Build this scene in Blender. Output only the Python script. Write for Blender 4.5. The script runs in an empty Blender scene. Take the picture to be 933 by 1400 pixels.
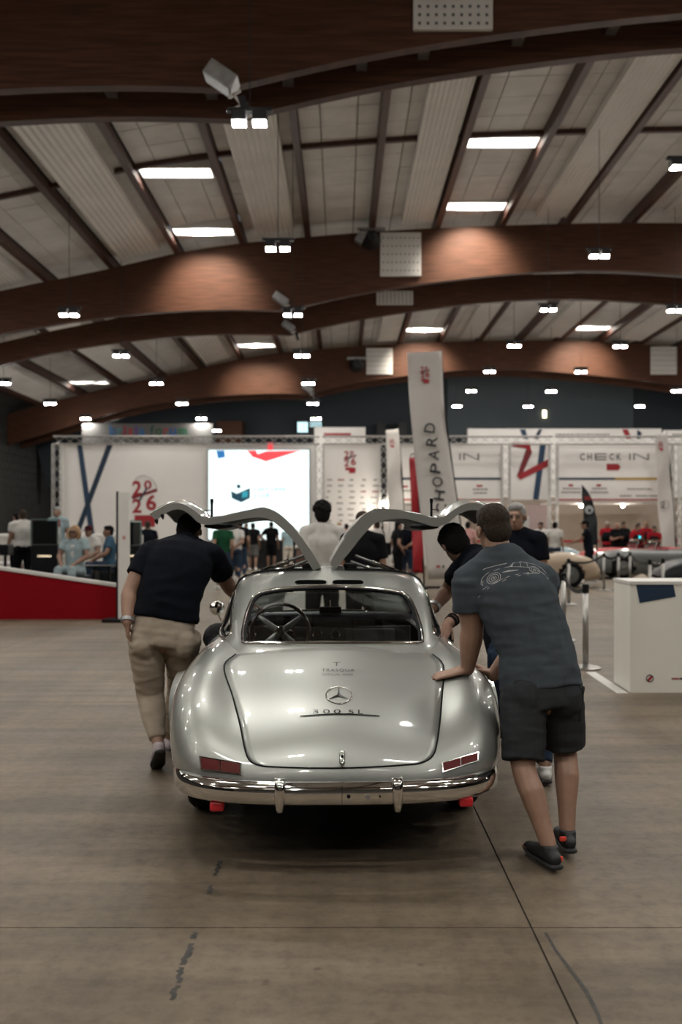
import bpy, bmesh, math, random
import numpy as np
from mathutils import Vector, Matrix, noise
from mathutils.bvhtree import BVHTree
random.seed(7)
SC = bpy.context.scene
COL = SC.collection
V = Vector
# ------------------------------------------------------------------ camera
F = 1361.0; HZ = 722.0; CX = 466.5; CH = 1.545          # focal length (px), horizon row, centre column, eye height (m)
cd = bpy.data.cameras.new('camera'); cam = bpy.data.objects.new('camera', cd); COL.objects.link(cam)
cam.location = (0, 0, CH); cam.rotation_euler = (math.pi/2, 0, 0)
cd.sensor_fit = 'VERTICAL'; cd.sensor_height = 36.0; cd.lens = F/1400*36; cd.shift_y = 22/1400
cd.dof.use_dof = True; cd.dof.focus_distance = 4.9; cd.dof.aperture_fstop = 2.2
cd.clip_end = 300
SC.camera = cam
# ------------------------------------------------------------------ world and exposure
w = bpy.data.worlds.new('world'); SC.world = w; w.use_nodes = True
w.node_tree.nodes['Background'].inputs[0].default_value = (0.6, 0.66, 0.75, 1)
w.node_tree.nodes['Background'].inputs[1].default_value = 0.12
SC.view_settings.view_transform = 'Standard'; SC.view_settings.look = 'None'
SC.view_settings.gamma = 1.0; SC.view_settings.use_curve_mapping = False
SC.view_settings.exposure = 0.4
LAMP = 330.0      # floodlight lens
SKYL = 26.0       # roof light pane
try:
    SC.cycles.use_denoising = True; SC.cycles.sample_clamp_indirect = 4.0; SC.cycles.sample_clamp_direct = 0.0
    SC.cycles.caustics_reflective = False; SC.cycles.caustics_refractive = False
    SC.cycles.transparent_max_bounces = 24; SC.cycles.blur_glossy = 0.0
except Exception: pass

def P(px, py, Y):      # pixel + depth -> world point
    return V(((px-CX)*Y/F, Y, CH+(HZ-py)*Y/F))
def G(px, py):         # pixel of a point on the floor
    return P(px, py, F*CH/(py-HZ))

# ------------------------------------------------------------------ materials
MATS = {}
def mat(name, col, rough=0.6, metal=0.0, var=0.0, vscale=3.0, bump=0.0, bscale=40.0, emit=0.0, coat=0.0, spec=0.5, stretch=None, detail=4.0, sheen=0.0):
    if name in MATS: return MATS[name]
    m = bpy.data.materials.new(name); m.use_nodes = True; MATS[name] = m
    nt = m.node_tree; b = nt.nodes['Principled BSDF']
    c = (*col, 1) if len(col) == 3 else col
    b.inputs['Base Color'].default_value = c; b.inputs['Roughness'].default_value = rough
    b.inputs['Metallic'].default_value = metal; b.inputs['Specular IOR Level'].default_value = spec
    if coat: b.inputs['Coat Weight'].default_value = coat; b.inputs['Coat Roughness'].default_value = 0.04
    if sheen: b.inputs['Sheen Weight'].default_value = sheen
    if emit: b.inputs['Emission Color'].default_value = c; b.inputs['Emission Strength'].default_value = emit
    if var or bump:
        tc = nt.nodes.new('ShaderNodeTexCoord'); mp = nt.nodes.new('ShaderNodeMapping')
        nt.links.new(tc.outputs['Object'], mp.inputs['Vector'])
        if stretch: mp.inputs['Scale'].default_value = stretch
    if var:
        n = nt.nodes.new('ShaderNodeTexNoise'); n.inputs['Scale'].default_value = vscale; n.inputs['Detail'].default_value = detail
        nt.links.new(mp.outputs[0], n.inputs['Vector'])
        r = nt.nodes.new('ShaderNodeValToRGB')
        r.color_ramp.elements[0].position = 0.3; r.color_ramp.elements[1].position = 0.7
        r.color_ramp.elements[0].color = (*[x*(1-var) for x in c[:3]], 1); r.color_ramp.elements[1].color = (*[min(1, x*(1+var)) for x in c[:3]], 1)
        nt.links.new(n.outputs['Fac'], r.inputs[0]); nt.links.new(r.outputs[0], b.inputs['Base Color'])
        if emit: nt.links.new(r.outputs[0], b.inputs['Emission Color'])
    if bump:
        n2 = nt.nodes.new('ShaderNodeTexNoise'); n2.inputs['Scale'].default_value = bscale; n2.inputs['Detail'].default_value = 3
        nt.links.new(mp.outputs[0], n2.inputs['Vector'])
        bp = nt.nodes.new('ShaderNodeBump'); bp.inputs['Strength'].default_value = bump; bp.inputs['Distance'].default_value = 0.02
        nt.links.new(n2.outputs['Fac'], bp.inputs['Height']); nt.links.new(bp.outputs[0], b.inputs['Normal'])
    return m
def glass(name, tint=(0.9, 0.95, 0.95), refl=0.08):
    if name in MATS: return MATS[name]
    m = bpy.data.materials.new(name); m.use_nodes = True; MATS[name] = m
    nt = m.node_tree; nt.nodes.clear()
    o = nt.nodes.new('ShaderNodeOutputMaterial'); t = nt.nodes.new('ShaderNodeBsdfTransparent'); g = nt.nodes.new('ShaderNodeBsdfGlossy')
    mx = nt.nodes.new('ShaderNodeMixShader'); lw = nt.nodes.new('ShaderNodeFresnel'); lw.inputs['IOR'].default_value = 1.45
    t.inputs[0].default_value = (*tint, 1); g.inputs['Roughness'].default_value = 0.01
    nt.links.new(lw.outputs[0], mx.inputs[0]); nt.links.new(t.outputs[0], mx.inputs[1]); nt.links.new(g.outputs[0], mx.inputs[2]); nt.links.new(mx.outputs[0], o.inputs[0])
    return m

# ------------------------------------------------------------------ mesh collector
def ortho(t, lat):
    l = lat - t*lat.dot(t)
    if l.length < 1e-4:
        l = V((1, 0, 0)) - t*t.x
        if l.length < 1e-3: l = V((0, 1, 0)) - t*t.y
    l.normalize(); return l, t.cross(l)
def cr(pts, n):        # Catmull-Rom resample of a list of tuples/Vectors
    A = np.array([list(p) for p in pts], float); m = len(A)
    if m < 3: return [tuple(A[0]+(A[-1]-A[0])*i/n) for i in range(n+1)]
    E = np.vstack([2*A[0]-A[1], A, 2*A[-1]-A[-2]]); out = []
    for i in range(n+1):
        f = min(i/n*(m-1), m-1-1e-9); k = int(f); t = f-k
        p0, p1, p2, p3 = E[k], E[k+1], E[k+2], E[k+3]
        out.append(tuple(0.5*((2*p1)+(-p0+p2)*t+(2*p0-5*p1+4*p2-p3)*t*t+(-p0+3*p1-3*p2+p3)*t**3)))
    return out
class MB:
    def __init__(s): s.v = []; s.f = []
    def add(s, vs, fs):
        o = len(s.v); s.v += [tuple(x) for x in vs]; s.f += [tuple(o+i for i in f) for f in fs]; return s
    def box(s, c, d, R=None, bev=0.0):
        x, y, z = d[0]/2, d[1]/2, d[2]/2
        if bev:
            bm = bmesh.new(); bmesh.ops.create_cube(bm, size=1.0, matrix=Matrix.Diagonal((d[0], d[1], d[2], 1)))
            bmesh.ops.bevel(bm, geom=bm.edges[:], offset=bev, segments=2, affect='EDGES', profile=0.5)
            vs = [v.co.copy() for v in bm.verts]; bm.verts.index_update(); fs = [[v.index for v in f.verts] for f in bm.faces]; bm.free()
        else:
            vs = [V((a*x, b*y, e*z)) for a in (-1, 1) for b in (-1, 1) for e in (-1, 1)]
            fs = [(0, 1, 3, 2), (4, 6, 7, 5), (0, 4, 5, 1), (2, 3, 7, 6), (0, 2, 6, 4), (1, 5, 7, 3)]
        if R is not None: vs = [R @ v for v in vs]
        c = V(c); return s.add([v+c for v in vs], fs)
    def tube(s, pts, r, n=10, lat=V((1, 0, 0)), caps=True, res=0, dome=True):
        pts = [V(p) for p in pts]
        rr = r if isinstance(r, (list, tuple)) else [r]*len(pts)
        rr = [(a, a) if not isinstance(a, (list, tuple)) else a for a in rr]
        if res:
            k = cr([(*p, *q) for p, q in zip(pts, rr)], res*(len(pts)-1))
            pts = [V(q[:3]) for q in k]; rr = [(max(q[3], 1e-4), max(q[4], 1e-4)) for q in k]
        if caps and dome:
            def dm(p, q, rad):
                t = (p-q).normalized(); h = min(rad)
                return [(p+t*h*0.55, (rad[0]*0.83, rad[1]*0.83)), (p+t*h*0.9, (rad[0]*0.45, rad[1]*0.45))]
            a = dm(pts[0], pts[1], rr[0]); b = dm(pts[-1], pts[-2], rr[-1])
            pts = [a[1][0], a[0][0]]+pts+[b[0][0], b[1][0]]; rr = [a[1][1], a[0][1]]+rr+[b[0][1], b[1][1]]
        o = len(s.v); m = len(pts); pl = None
        for i, p in enumerate(pts):
            t = (pts[min(i+1, m-1)]-pts[max(i-1, 0)])
            t = t.normalized() if t.length > 1e-9 else V((0, 0, 1))
            l, b = ortho(t, lat if pl is None else (lat if abs(lat.normalized().dot(t)) < 0.95 else pl)); pl = l
            for j in range(n):
                a = 2*math.pi*j/n
                s.v.append(tuple(p+l*math.cos(a)*rr[i][0]+b*math.sin(a)*rr[i][1]))
        for i in range(m-1):
            for j in range(n):
                s.f.append((o+i*n+j, o+i*n+(j+1) % n, o+(i+1)*n+(j+1) % n, o+(i+1)*n+j))
        if caps:
            s.f.append(tuple(o+j for j in range(n))[::-1]); s.f.append(tuple(o+(m-1)*n+j for j in range(n)))
        return s
    def ell(s, c, r, R=None, n=14, m=9):
        c = V(c); vs = [V((0, 0, -r[2]))]
        for i in range(1, m):
            a = -math.pi/2+math.pi*i/m
            for j in range(n):
                b = 2*math.pi*j/n; vs.append(V((r[0]*math.cos(a)*math.cos(b), r[1]*math.cos(a)*math.sin(b), r[2]*math.sin(a))))
        vs.append(V((0, 0, r[2]))); fs = []
        for j in range(n): fs.append((0, 1+(j+1) % n, 1+j))
        for i in range(m-2):
            for j in range(n): fs.append((1+i*n+j, 1+i*n+(j+1) % n, 1+(i+1)*n+(j+1) % n, 1+(i+1)*n+j))
        t = len(vs)-1
        for j in range(n): fs.append((t, 1+(m-2)*n+j, 1+(m-2)*n+(j+1) % n))
        if R is not None: vs = [R @ v for v in vs]
        return s.add([v+c for v in vs], fs)
    def lathe(s, prof, c=(0, 0, 0), n=20, axis='z', close=False):
        c = V(c); o = len(s.v); m = len(prof)
        for (r, h) in prof:
            for j in range(n):
                a = 2*math.pi*j/n; p = (r*math.cos(a), r*math.sin(a), h)
                if axis == 'x': p = (p[2], p[0], p[1])
                if axis == 'y': p = (p[0], -p[2], p[1]) if False else (p[1], p[2], p[0])
                s.v.append(tuple(V(p)+c))
        for i in range(m-1):
            for j in range(n): s.f.append((o+i*n+j, o+i*n+(j+1) % n, o+(i+1)*n+(j+1) % n, o+(i+1)*n+j))
        if close:
            for j in range(n): s.f.append((o+(m-1)*n+j, o+(m-1)*n+(j+1) % n, o+(j+1) % n, o+j))
        else:
            s.f.append(tuple(o+j for j in range(n))[::-1]); s.f.append(tuple(o+(m-1)*n+j for j in range(n)))
        return s
    def prism(s, poly, a, b, axis='y'):   # polygon of 2-D points extruded a..b along an axis
        def mk(p, h): return {'y': (p[0], h, p[1]), 'x': (h, p[0], p[1]), 'z': (p[0], p[1], h)}[axis]
        n = len(poly); vs = [mk(p, a) for p in poly]+[mk(p, b) for p in poly]
        fs = [(i, (i+1) % n, n+(i+1) % n, n+i) for i in range(n)]+[tuple(range(n))[::-1], tuple(range(n, 2*n))]
        return s.add(vs, fs)
    def grid(s, rows, closed=False):
        o = len(s.v); n = len(rows[0])
        for r in rows: s.v += [tuple(p) for p in r]
        for i in range(len(rows)-1):
            for j in range(n-1+(1 if closed else 0)):
                s.f.append((o+i*n+j, o+i*n+(j+1) % n, o+(i+1)*n+(j+1) % n, o+(i+1)*n+j))
        return s
    def mesh(s, name, smooth=True, fix=True):
        me = bpy.data.meshes.new(name); me.from_pydata(s.v, [], s.f); me.validate()
        if fix:
            bm = bmesh.new(); bm.from_mesh(me); bmesh.ops.delete(bm, geom=[v for v in bm.verts if not v.link_faces], context='VERTS'); bmesh.ops.recalc_face_normals(bm, faces=bm.faces[:]); bm.to_mesh(me); bm.free()
        if smooth:
            me.polygons.foreach_set('use_smooth', [True]*len(me.polygons))
        return me
    def build(s, name, m, parent=None, smooth=False, loc=None, fix=True):
        return obj(name, s.mesh(name, smooth, fix), m, parent, loc)
def obj(name, me, m=None, parent=None, loc=None):
    o = bpy.data.objects.new(name, me); COL.objects.link(o)
    if m is not None and me is not None:
        me.materials.clear(); me.materials.append(MATS[m] if isinstance(m, str) else m)
    if parent is not None: o.parent = parent
    if loc is not None: o.location = loc
    return o
def tag(o, label=None, cat=None, group=None, kind=None):
    if label: o['label'] = label
    if cat: o['category'] = cat
    if group: o['group'] = group
    if kind: o['kind'] = kind
    return o
def empty(name, loc=(0, 0, 0), rz=0, label=None, cat=None, group=None, kind=None):
    o = bpy.data.objects.new(name, None); COL.objects.link(o); o.location = loc; o.rotation_euler = (0, 0, rz); o.empty_display_size = 0.1
    return tag(o, label, cat, group, kind)
def copytree(o, parent=None):
    c = o.copy(); COL.objects.link(c)
    if parent is not None: c.parent = parent
    for ch in o.children: copytree(ch, c)
    return c
def autosmooth(o, ang=40):
    me = o.data; bm = bmesh.new(); bm.from_mesh(me); a = math.radians(ang)
    for f in bm.faces: f.smooth = True
    for e in bm.edges:
        if len(e.link_faces) == 2 and e.calc_face_angle(0) > a: e.smooth = False
    bm.to_mesh(me); bm.free(); return o
def text_mesh(s, size=1.0, extrude=0.0, space=1.0, bold=0.0):
    c = bpy.data.curves.new('text', 'FONT'); c.body = s; c.size = size; c.extrude = extrude; c.align_x = 'CENTER'; c.align_y = 'CENTER'; c.space_character = space
    c.resolution_u = 4; c.offset = bold
    t = bpy.data.objects.new('text', c); COL.objects.link(t)
    dg = bpy.context.evaluated_depsgraph_get(); me = bpy.data.meshes.new_from_object(t.evaluated_get(dg))
    bpy.data.objects.remove(t); bpy.data.curves.remove(c); return me
def text(name, s, m, parent, loc, width, height=None, rot=(math.pi/2, 0, 0), space=1.0, kind=None, bold=0.0):
    """flat lettering as mesh, fitted to a width (and height)"""
    me = text_mesh(s, 1.0, 0.0, space, bold)
    xs = [v.co.x for v in me.vertices]; ys = [v.co.y for v in me.vertices]
    sx = width/(max(xs)-min(xs)); sy = (height/(max(ys)-min(ys))) if height else sx
    cx, cy = (max(xs)+min(xs))/2, (max(ys)+min(ys))/2
    for v in me.vertices: v.co = ((v.co.x-cx)*sx, (v.co.y-cy)*sy, 0)
    o = obj(name, me, m, parent, loc); o.rotation_euler = rot; return o
def remesh(mb, voxel, smooth_it=4, name='body'):
    me = mb.mesh(name); o = bpy.data.objects.new('tmp', me); COL.objects.link(o)
    md = o.modifiers.new('r', 'REMESH'); md.mode = 'VOXEL'; md.voxel_size = voxel; md.use_smooth_shade = True
    if smooth_it:
        sm = o.modifiers.new('s', 'SMOOTH'); sm.iterations = smooth_it; sm.factor = 0.5
    dg = bpy.context.evaluated_depsgraph_get(); r = bpy.data.meshes.new_from_object(o.evaluated_get(dg))
    bpy.data.objects.remove(o); bpy.data.meshes.remove(me); r.name = name
    r.polygons.foreach_set('use_smooth', [True]*len(r.polygons)); return r
# ================================================================== HALL
WOOD = mat('glulam_wood', (0.070, 0.029, 0.016), 0.6, var=0.35, vscale=2.5, stretch=(0.5, 1, 9), bump=0.1, bscale=20, detail=6, spec=.2)
WOOD2 = mat('purlin_wood', (0.066, 0.024, 0.015), 0.5, var=0.3, vscale=3, stretch=(4, 0.4, 4))
BOARD = mat('ceiling_board', (0.76, 0.75, 0.735), 0.8, var=0.10, vscale=1.2, bump=0.1, bscale=60)
CORR = mat('white_corrugated_sheet', (0.80, 0.775, 0.74), 0.45, var=0.06, vscale=1.0)
DARKM = mat('dark_metal', (0.03, 0.03, 0.032), 0.5, metal=0.6)
STEEL = mat('galvanised_steel', (0.35, 0.35, 0.35), 0.45, metal=0.8, var=0.15, vscale=8)
WHITEP = mat('white_paint', (0.62, 0.60, 0.57), 0.55, var=0.03, vscale=4)
LENS = mat('floodlight_lens', (1.0, 0.965, 0.90), 0.4, emit=LAMP)
PANE = mat('roof_light_pane', (1.0, 0.98, 0.95), 0.4, emit=SKYL)
# ---- concrete floor
def floor_mat():
    m = bpy.data.materials.new('polished_concrete'); m.use_nodes = True; MATS['polished_concrete'] = m
    nt = m.node_tree; b = nt.nodes['Principled BSDF']; N = nt.nodes.new; L = nt.links.new
    g = N('ShaderNodeNewGeometry')
    def noise_(scale, detail, st=(1, 1, 1), rough=0.6):
        mp = N('ShaderNodeMapping'); mp.inputs['Scale'].default_value = st; L(g.outputs['Position'], mp.inputs['Vector'])
        n = N('ShaderNodeTexNoise'); n.inputs['Scale'].default_value = scale; n.inputs['Detail'].default_value = detail; n.inputs['Roughness'].default_value = rough
        L(mp.outputs[0], n.inputs['Vector']); return n.outputs['Fac']
    def ramp(f, a, ca, b_, cb):
        r = N('ShaderNodeValToRGB'); r.color_ramp.elements[0].position = a; r.color_ramp.elements[1].position = b_
        r.color_ramp.elements[0].color = (*ca, 1); r.color_ramp.elements[1].color = (*cb, 1); L(f, r.inputs[0]); return r.outputs[0]
    def mul(a, c, fac=1.0):
        x = N('ShaderNodeMix'); x.data_type = 'RGBA'; x.blend_type = 'MULTIPLY'; x.inputs[0].default_value = fac; L(a, x.inputs[6]); L(c, x.inputs[7]); return x.outputs[2]
    base = ramp(noise_(0.55, 6), 0.3, (0.130, 0.101, 0.069), 0.72, (0.218, 0.174, 0.125))
    st = ramp(noise_(2.2, 4, (0.18, 1.6, 1)), 0.36, (0.64, 0.63, 0.62), 0.62, (1, 1, 1))       # streaks across the hall
    st2 = ramp(noise_(1.6, 4, (2.0, 0.12, 1)), 0.35, (0.80, 0.79, 0.78), 0.6, (1, 1, 1))       # tyre streaks down the hall
    fine = ramp(noise_(14, 8, (1, 1, 1), 0.75), 0.30, (0.55, 0.54, 0.53), 0.55, (1.04, 1.04, 1.04))
    spot = ramp(noise_(9, 2), 0.70, (1, 1, 1), 0.76, (0.55, 0.54, 0.52))
    c = mul(mul(mul(mul(base, st), st2), fine, 0.8), spot, 0.8); L(c, b.inputs['Base Color'])
    r = N('ShaderNodeMapRange'); r.inputs[3].default_value = 0.40; r.inputs[4].default_value = 0.62; L(noise_(1.1, 5), r.inputs[0]); L(r.outputs[0], b.inputs['Roughness'])
    bp = N('ShaderNodeBump'); bp.inputs['Strength'].default_value = 0.06; bp.inputs['Distance'].default_value = 0.01; L(noise_(30, 4), bp.inputs['Height']); L(bp.outputs[0], b.inputs['Normal'])
    b.inputs['Specular IOR Level'].default_value = 0.22
    return m
FLOORM = floor_mat()
XL, XR, YB, YF = -17.5, 27.0, -22.0, 62.0
GROUT = mat('joint_filler', (0.035, 0.03, 0.026), 0.9)
fl = MB().box(((XL+XR)/2, (YB+YF)/2, -0.16), (XR-XL, YF-YB, 0.3)).build('floor', GROUT); tag(fl, 'grey-brown polished concrete hall floor', 'floor', kind='structure')
xs = [XL]+[0.737+5.1*k for k in range(-3, 5)]+[XR]; ys = [YB, -6.15, -1.15, 3.85, 8.85, 13.85, 18.85, 24, YF]
for i in range(len(xs)-1):
    for j in range(len(ys)-1):
        x0, x1, y0, y1 = xs[i]+.004, xs[i+1]-.004, ys[j]+.004, ys[j+1]-.004
        MB().box(((x0+x1)/2, (y0+y1)/2, -0.015), (x1-x0, y1-y0, 0.03)).build('slab', FLOORM, fl)
TAR = mat('tar_mark', (0.03, 0.027, 0.024), 0.7, var=0.4, vscale=30)
def strip(pts, wd, z=0.0015):
    mb = MB(); L = []; R = []
    for i, p in enumerate(pts):
        k = wd*random.uniform(0.5, 1.0)/2; L.append((p[0]-k, p[1], z)); R.append((p[0]+k, p[1], z))
    return mb.grid([L, R])
for (y0, y1) in ((4.42, 4.62), (4.2, 4.3), (3.74, 3.80), (3.52, 3.70), (3.38, 3.50), (3.26, 3.36)):
    n = 8; strip([(-0.557+random.uniform(-.008, .008), y0+(y1-y0)*i/n) for i in range(n+1)], 0.028).build('tar_mark', TAR, fl)
strip([(0.80+0.02*math.sin(i), 3.0+0.16*i) for i in range(6)], 0.016).build('tar_mark', TAR, fl)
TAPE = mat('white_floor_tape', (0.6, 0.58, 0.55), 0.6, var=0.06, vscale=20)
a, b_ = G(808, 919), G(852, 948); d = (b_-a).normalized(); n_ = V((-d.y, d.x, 0))*0.055
o = MB().add([a+n_+V((0, 0, .002)), a-n_+V((0, 0, .002)), b_-n_+V((0, 0, .002)), b_+n_+V((0, 0, .002))], [(0, 1, 2, 3)]).build('floor_tape', TAPE); tag(o, 'strip of white tape on the floor by the white counter', 'tape')
# ---- roof curve
TX = [-22, -16, -10.95, -7.2, -5.3, 0.1, 5.5, 9.5, 14, 19, 24, 28]; TZ = [6.0, 7.9, 9.17, 9.94, 10.38, 11.0, 11.28, 11.36, 11.26, 10.85, 10.1, 9.3]
BX = [-22, -16, -10.95, -7.43, -5.08, -3.2, -1.85, 0.09, 3.15, 6.7, 8.7, 10.98, 16, 22, 28]; BZ = [4.6, 6.3, 7.78, 8.34, 8.53, 8.57, 8.53, 8.98, 9.47, 9.80, 9.82, 9.71, 9.2, 8.3, 7.0]
def spl(X, Z):
    X = np.array(X, float); Z = np.array(Z, float); h = np.diff(X); dl = np.diff(Z)/h; m = np.zeros(len(X)); m[0] = dl[0]; m[-1] = dl[-1]
    for i in range(1, len(X)-1): m[i] = (dl[i-1]*h[i]+dl[i]*h[i-1])/(h[i]+h[i-1])
    def f(x):
        k = int(np.clip(np.searchsorted(X, x)-1, 0, len(h)-1)); t = (x-X[k])/h[k]
        return float((2*t**3-3*t*t+1)*Z[k]+(t**3-2*t*t+t)*h[k]*m[k]+(-2*t**3+3*t*t)*Z[k+1]+(t**3-t*t)*h[k]*m[k+1])
    return f
top = spl(TX, TZ); _bl = spl(BX[:7], BZ[:7]); _br = spl(BX[6:], BZ[6:])
bot = lambda x: _bl(x) if x <= -1.85 else _br(x)
ceil_ = empty('ceiling', (0, 0, 0), label='white board ceiling with red-brown purlins over the hall', cat='ceiling', kind='structure')
XS = [-17.45+i*(26.9+17.45)/60 for i in range(61)]
XS = sorted(XS+[-1.85])
def arch(y, th, tt=top, name='arch_beam', label='', extra=0.0):
    poly = [(x, tt(x)-extra) for x in XS]+[(x, bot(x)-extra*0) for x in reversed(XS)]
    n = len(XS); mb = MB()
    vs = [(x, y, tt(x)-extra) for x in XS]+[(x, y, bot(x)) for x in XS]+[(x, y+th, tt(x)-extra) for x in XS]+[(x, y+th, bot(x)) for x in XS]
    fs = []
    for i in range(n-1):
        fs += [(i, n+i, n+i+1, i+1), (2*n+i, 2*n+i+1, 3*n+i+1, 3*n+i), (i, i+1, 2*n+i+1, 2*n+i), (n+i, 3*n+i, 3*n+i+1, n+i+1)]
    mb.add(vs, fs); o = mb.build(name, WOOD)
    return tag(o, label, 'beam', kind='structure')
arch(15.8, 0.22, label='nearest red-brown glulam arch beam across the hall'); arch(17.0, 0.22, label='glulam arch beam close behind the nearest one', extra=0.25)
arch(32.0, 0.24, label='glulam arch beam in the middle of the hall lit by roof lights'); arch(36.0, 0.24, label='glulam arch beam close behind the middle one', extra=0.6)
arch(52.0, 0.24, label='far glulam arch beam above the exhibition stands'); arch(54.2, 0.24, label='farthest glulam arch beam in front of the end wall', extra=0.6)
arch(-4.0, 0.24, label='glulam arch beam behind the photographer')
# ---- purlins and rails
PX = [-9.5+2.1*k for k in range(-3, 18)]
SKB = [(-13.7, -11.6), (-5.3, -3.2), (3.1, 5.2), (11.5, 13.6)]
bays = [(PX[i], PX[i+1]) for i in range(len(PX)-1)]
for x in PX:
    if x < XL: continue
    MB().box((x, (YB+YF)/2, top(x)+0.16), (0.17, YF-YB, 0.34), Matrix.Rotation(-math.atan((top(x+.1)-top(x-.1))/.2), 3, 'Y')).build('purlin', WOOD2, ceil_)
RAILY = [-12, 4, 8.5, 25.2, 28.5, 42.5, 47, 58]
for y in RAILY:
    mb = MB()
    for i in range(len(XS)-1):
        x0, x1 = XS[i], XS[i+1]; z0, z1 = top(x0)+0.22, top(x1)+0.22
        mb.add([(x0, y-.06, z0), (x1, y-.06, z1), (x1, y+.06, z1), (x0, y+.06, z0), (x0, y-.06, z0+.22), (x1, y-.06, z1+.22), (x1, y+.06, z1+.22), (x0, y+.06, z0+.22)], [(0, 1, 2, 3), (0, 1, 5, 4), (2, 3, 7, 6), (4, 5, 6, 7)])
    if y in (8.5, 25.2, 42.5): mb.build('roof_rail', WOOD2, ceil_)
# ---- boards
SKY_Y = [(7.5, 8.4), (25.35, 26.05), (30.45, 31.15), (49.6, 50.4), (-3, -2), (-10, -9)]
def slab_pts(x0, x1, y0, y1, dz=0.34):
    z0, z1 = top(x0)+dz, top(x1)+dz
    return [(x0, y0, z0), (x1, y0, z1), (x1, y1, z1), (x0, y1, z0)]
def slabbox(mb, x0, x1, y0, y1, dz=0.34, t=0.05):
    a = slab_pts(x0, x1, y0, y1, dz); b = [(p[0], p[1], p[2]+t) for p in a]
    mb.add(a+b, [(3, 2, 1, 0), (4, 5, 6, 7), (0, 1, 5, 4), (1, 2, 6, 5), (2, 3, 7, 6), (3, 0, 4, 7)])
rest = MB(); cnt = 0
ROWS = [YB+i*1.05 for i in range(int((YF-YB)/1.05)+1)]
for (x0, x1) in bays:
    if x1 < XL or x0 > XR: continue
    x0c, x1c = max(x0, XL)+.085, min(x1, XR)-.085
    if x1c-x0c < .2: continue
    sky = any(abs((x0+x1)/2-(a+b)/2) < 0.8 for a, b in SKB)
    near = -11 < (x0+x1)/2 < 12
    for y0 in ROWS:
        y1 = min(y0+1.04, YF)
        if y1-y0 < .1: continue
        segs = [(y0, y1)]
        if sky:
            for (a, b) in SKY_Y:
                ns = []
                for s in segs:
                    if s[1] <= a or s[0] >= b: ns.append(s)
                    else:
                        if s[0] < a-.05: ns.append((s[0], a))
                        if s[1] > b+.05: ns.append((b, s[1]))
                segs = ns
        for c in range(3):
            u0 = x0c+(x1c-x0c)*[0, .27, .73][c]+.012; u1 = x0c+(x1c-x0c)*[.27, .73, 1][c]-.012
            for (s0, s1) in segs:
                if near and 17.2 < y0 < 31.5 and cnt < 300 and c == 1 or (near and 20 < y0 < 31.5 and cnt < 300 and s1-s0 > .3):
                    mb = MB(); slabbox(mb, u0, u1, s0, s1-.02, 0.34+random.uniform(0, .008)); mb.build('ceiling_board', BOARD, ceil_); cnt += 1
                else: slabbox(rest, u0, u1, s0, s1-.02, 0.34+random.uniform(0, .008))
tag(rest.build('ceiling_boarding', BOARD, ceil_), kind='stuff')
# deck above the boards, with the roof light openings left out
up = MB()
for i in range(len(XS)-1):
    x0, x1 = XS[i], XS[i+1]
    cut = [YB]
    if any(x1 > a+.0 and x0 < b-.0 for a, b in SKB):
        for (a, b) in sorted(SKY_Y): cut += [a-.05, b+.05]
    cut += [YF]
    for k in range(0, len(cut), 2): slabbox(up, x0, x1, cut[k], cut[k+1], 0.41, .05)
up.build('roof_deck', mat('dark_roof_deck', (0.05, 0.05, 0.05), 0.9), ceil_)
# ---- white corrugated strips
def corr(x0, x1, y0, y1):
    n = 16; mb = MB(); A = []; B = []
    for i in range(n*2+1):
        x = x0+(x1-x0)*i/(n*2); z = top(x)+0.10+(0.035 if (i//2) % 2 else 0)
        A.append((x, y0, z)); B.append((x, y1, z))
    mb.grid([A, B]); mb.box(((x0), (y0+y1)/2, top(x0)+.2), (.03, y1-y0, .22)).box(((x1), (y0+y1)/2, top(x1)+.2), (.03, y1-y0, .22))
    return mb.build('corrugated_strip', CORR, ceil_)
for (a, b) in ((-15.6, -14.4), (-11.3, -10.1), (-7.0, -5.75), (-2.7, -1.5), (1.95, 2.9), (6.2, 7.15), (10.3, 11.4), (14.6, 15.7)):
    for (y0, y1) in ((YB, 15.7), (17.3, 31.7), (36.4, 51.8)): corr(a, b, y0, y1)
# ---- roof lights: white shaft with a bright pane on top
SH = mat('roof_light_shaft', (0.7, 0.69, 0.66), 0.6)
for (x0, x1) in SKB:
    for (y0, y1) in SKY_Y:
        xa, xb = x0+.12, x1-.12; za = min(top(xa), top(xb))+.3; zb = max(top(xa), top(xb))+1.0
        r = empty('roof_light', ((xa+xb)/2, (y0+y1)/2, za), label='rectangular roof light with white shaft and bright daylight pane', cat='skylight', group='roof lights between the purlins', kind='structure')
        mx, my = (xb-xa)/2, (y1-y0)/2; h = zb-za
        s = MB()
        for (cx, cy, dx, dy) in ((0, my, 2*mx, .03), (0, -my, 2*mx, .03), (mx, 0, .03, 2*my), (-mx, 0, .03, 2*my)): s.box((cx, cy, h/2), (dx, dy, h))
        s.build('shaft', SH, r)
        MB().add([(-mx, -my, h-.02), (mx, -my, h-.02), (mx, my, h-.02), (-mx, my, h-.02)], [(0, 1, 2, 3)]).build('pane', PANE, r, fix=False)
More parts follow.
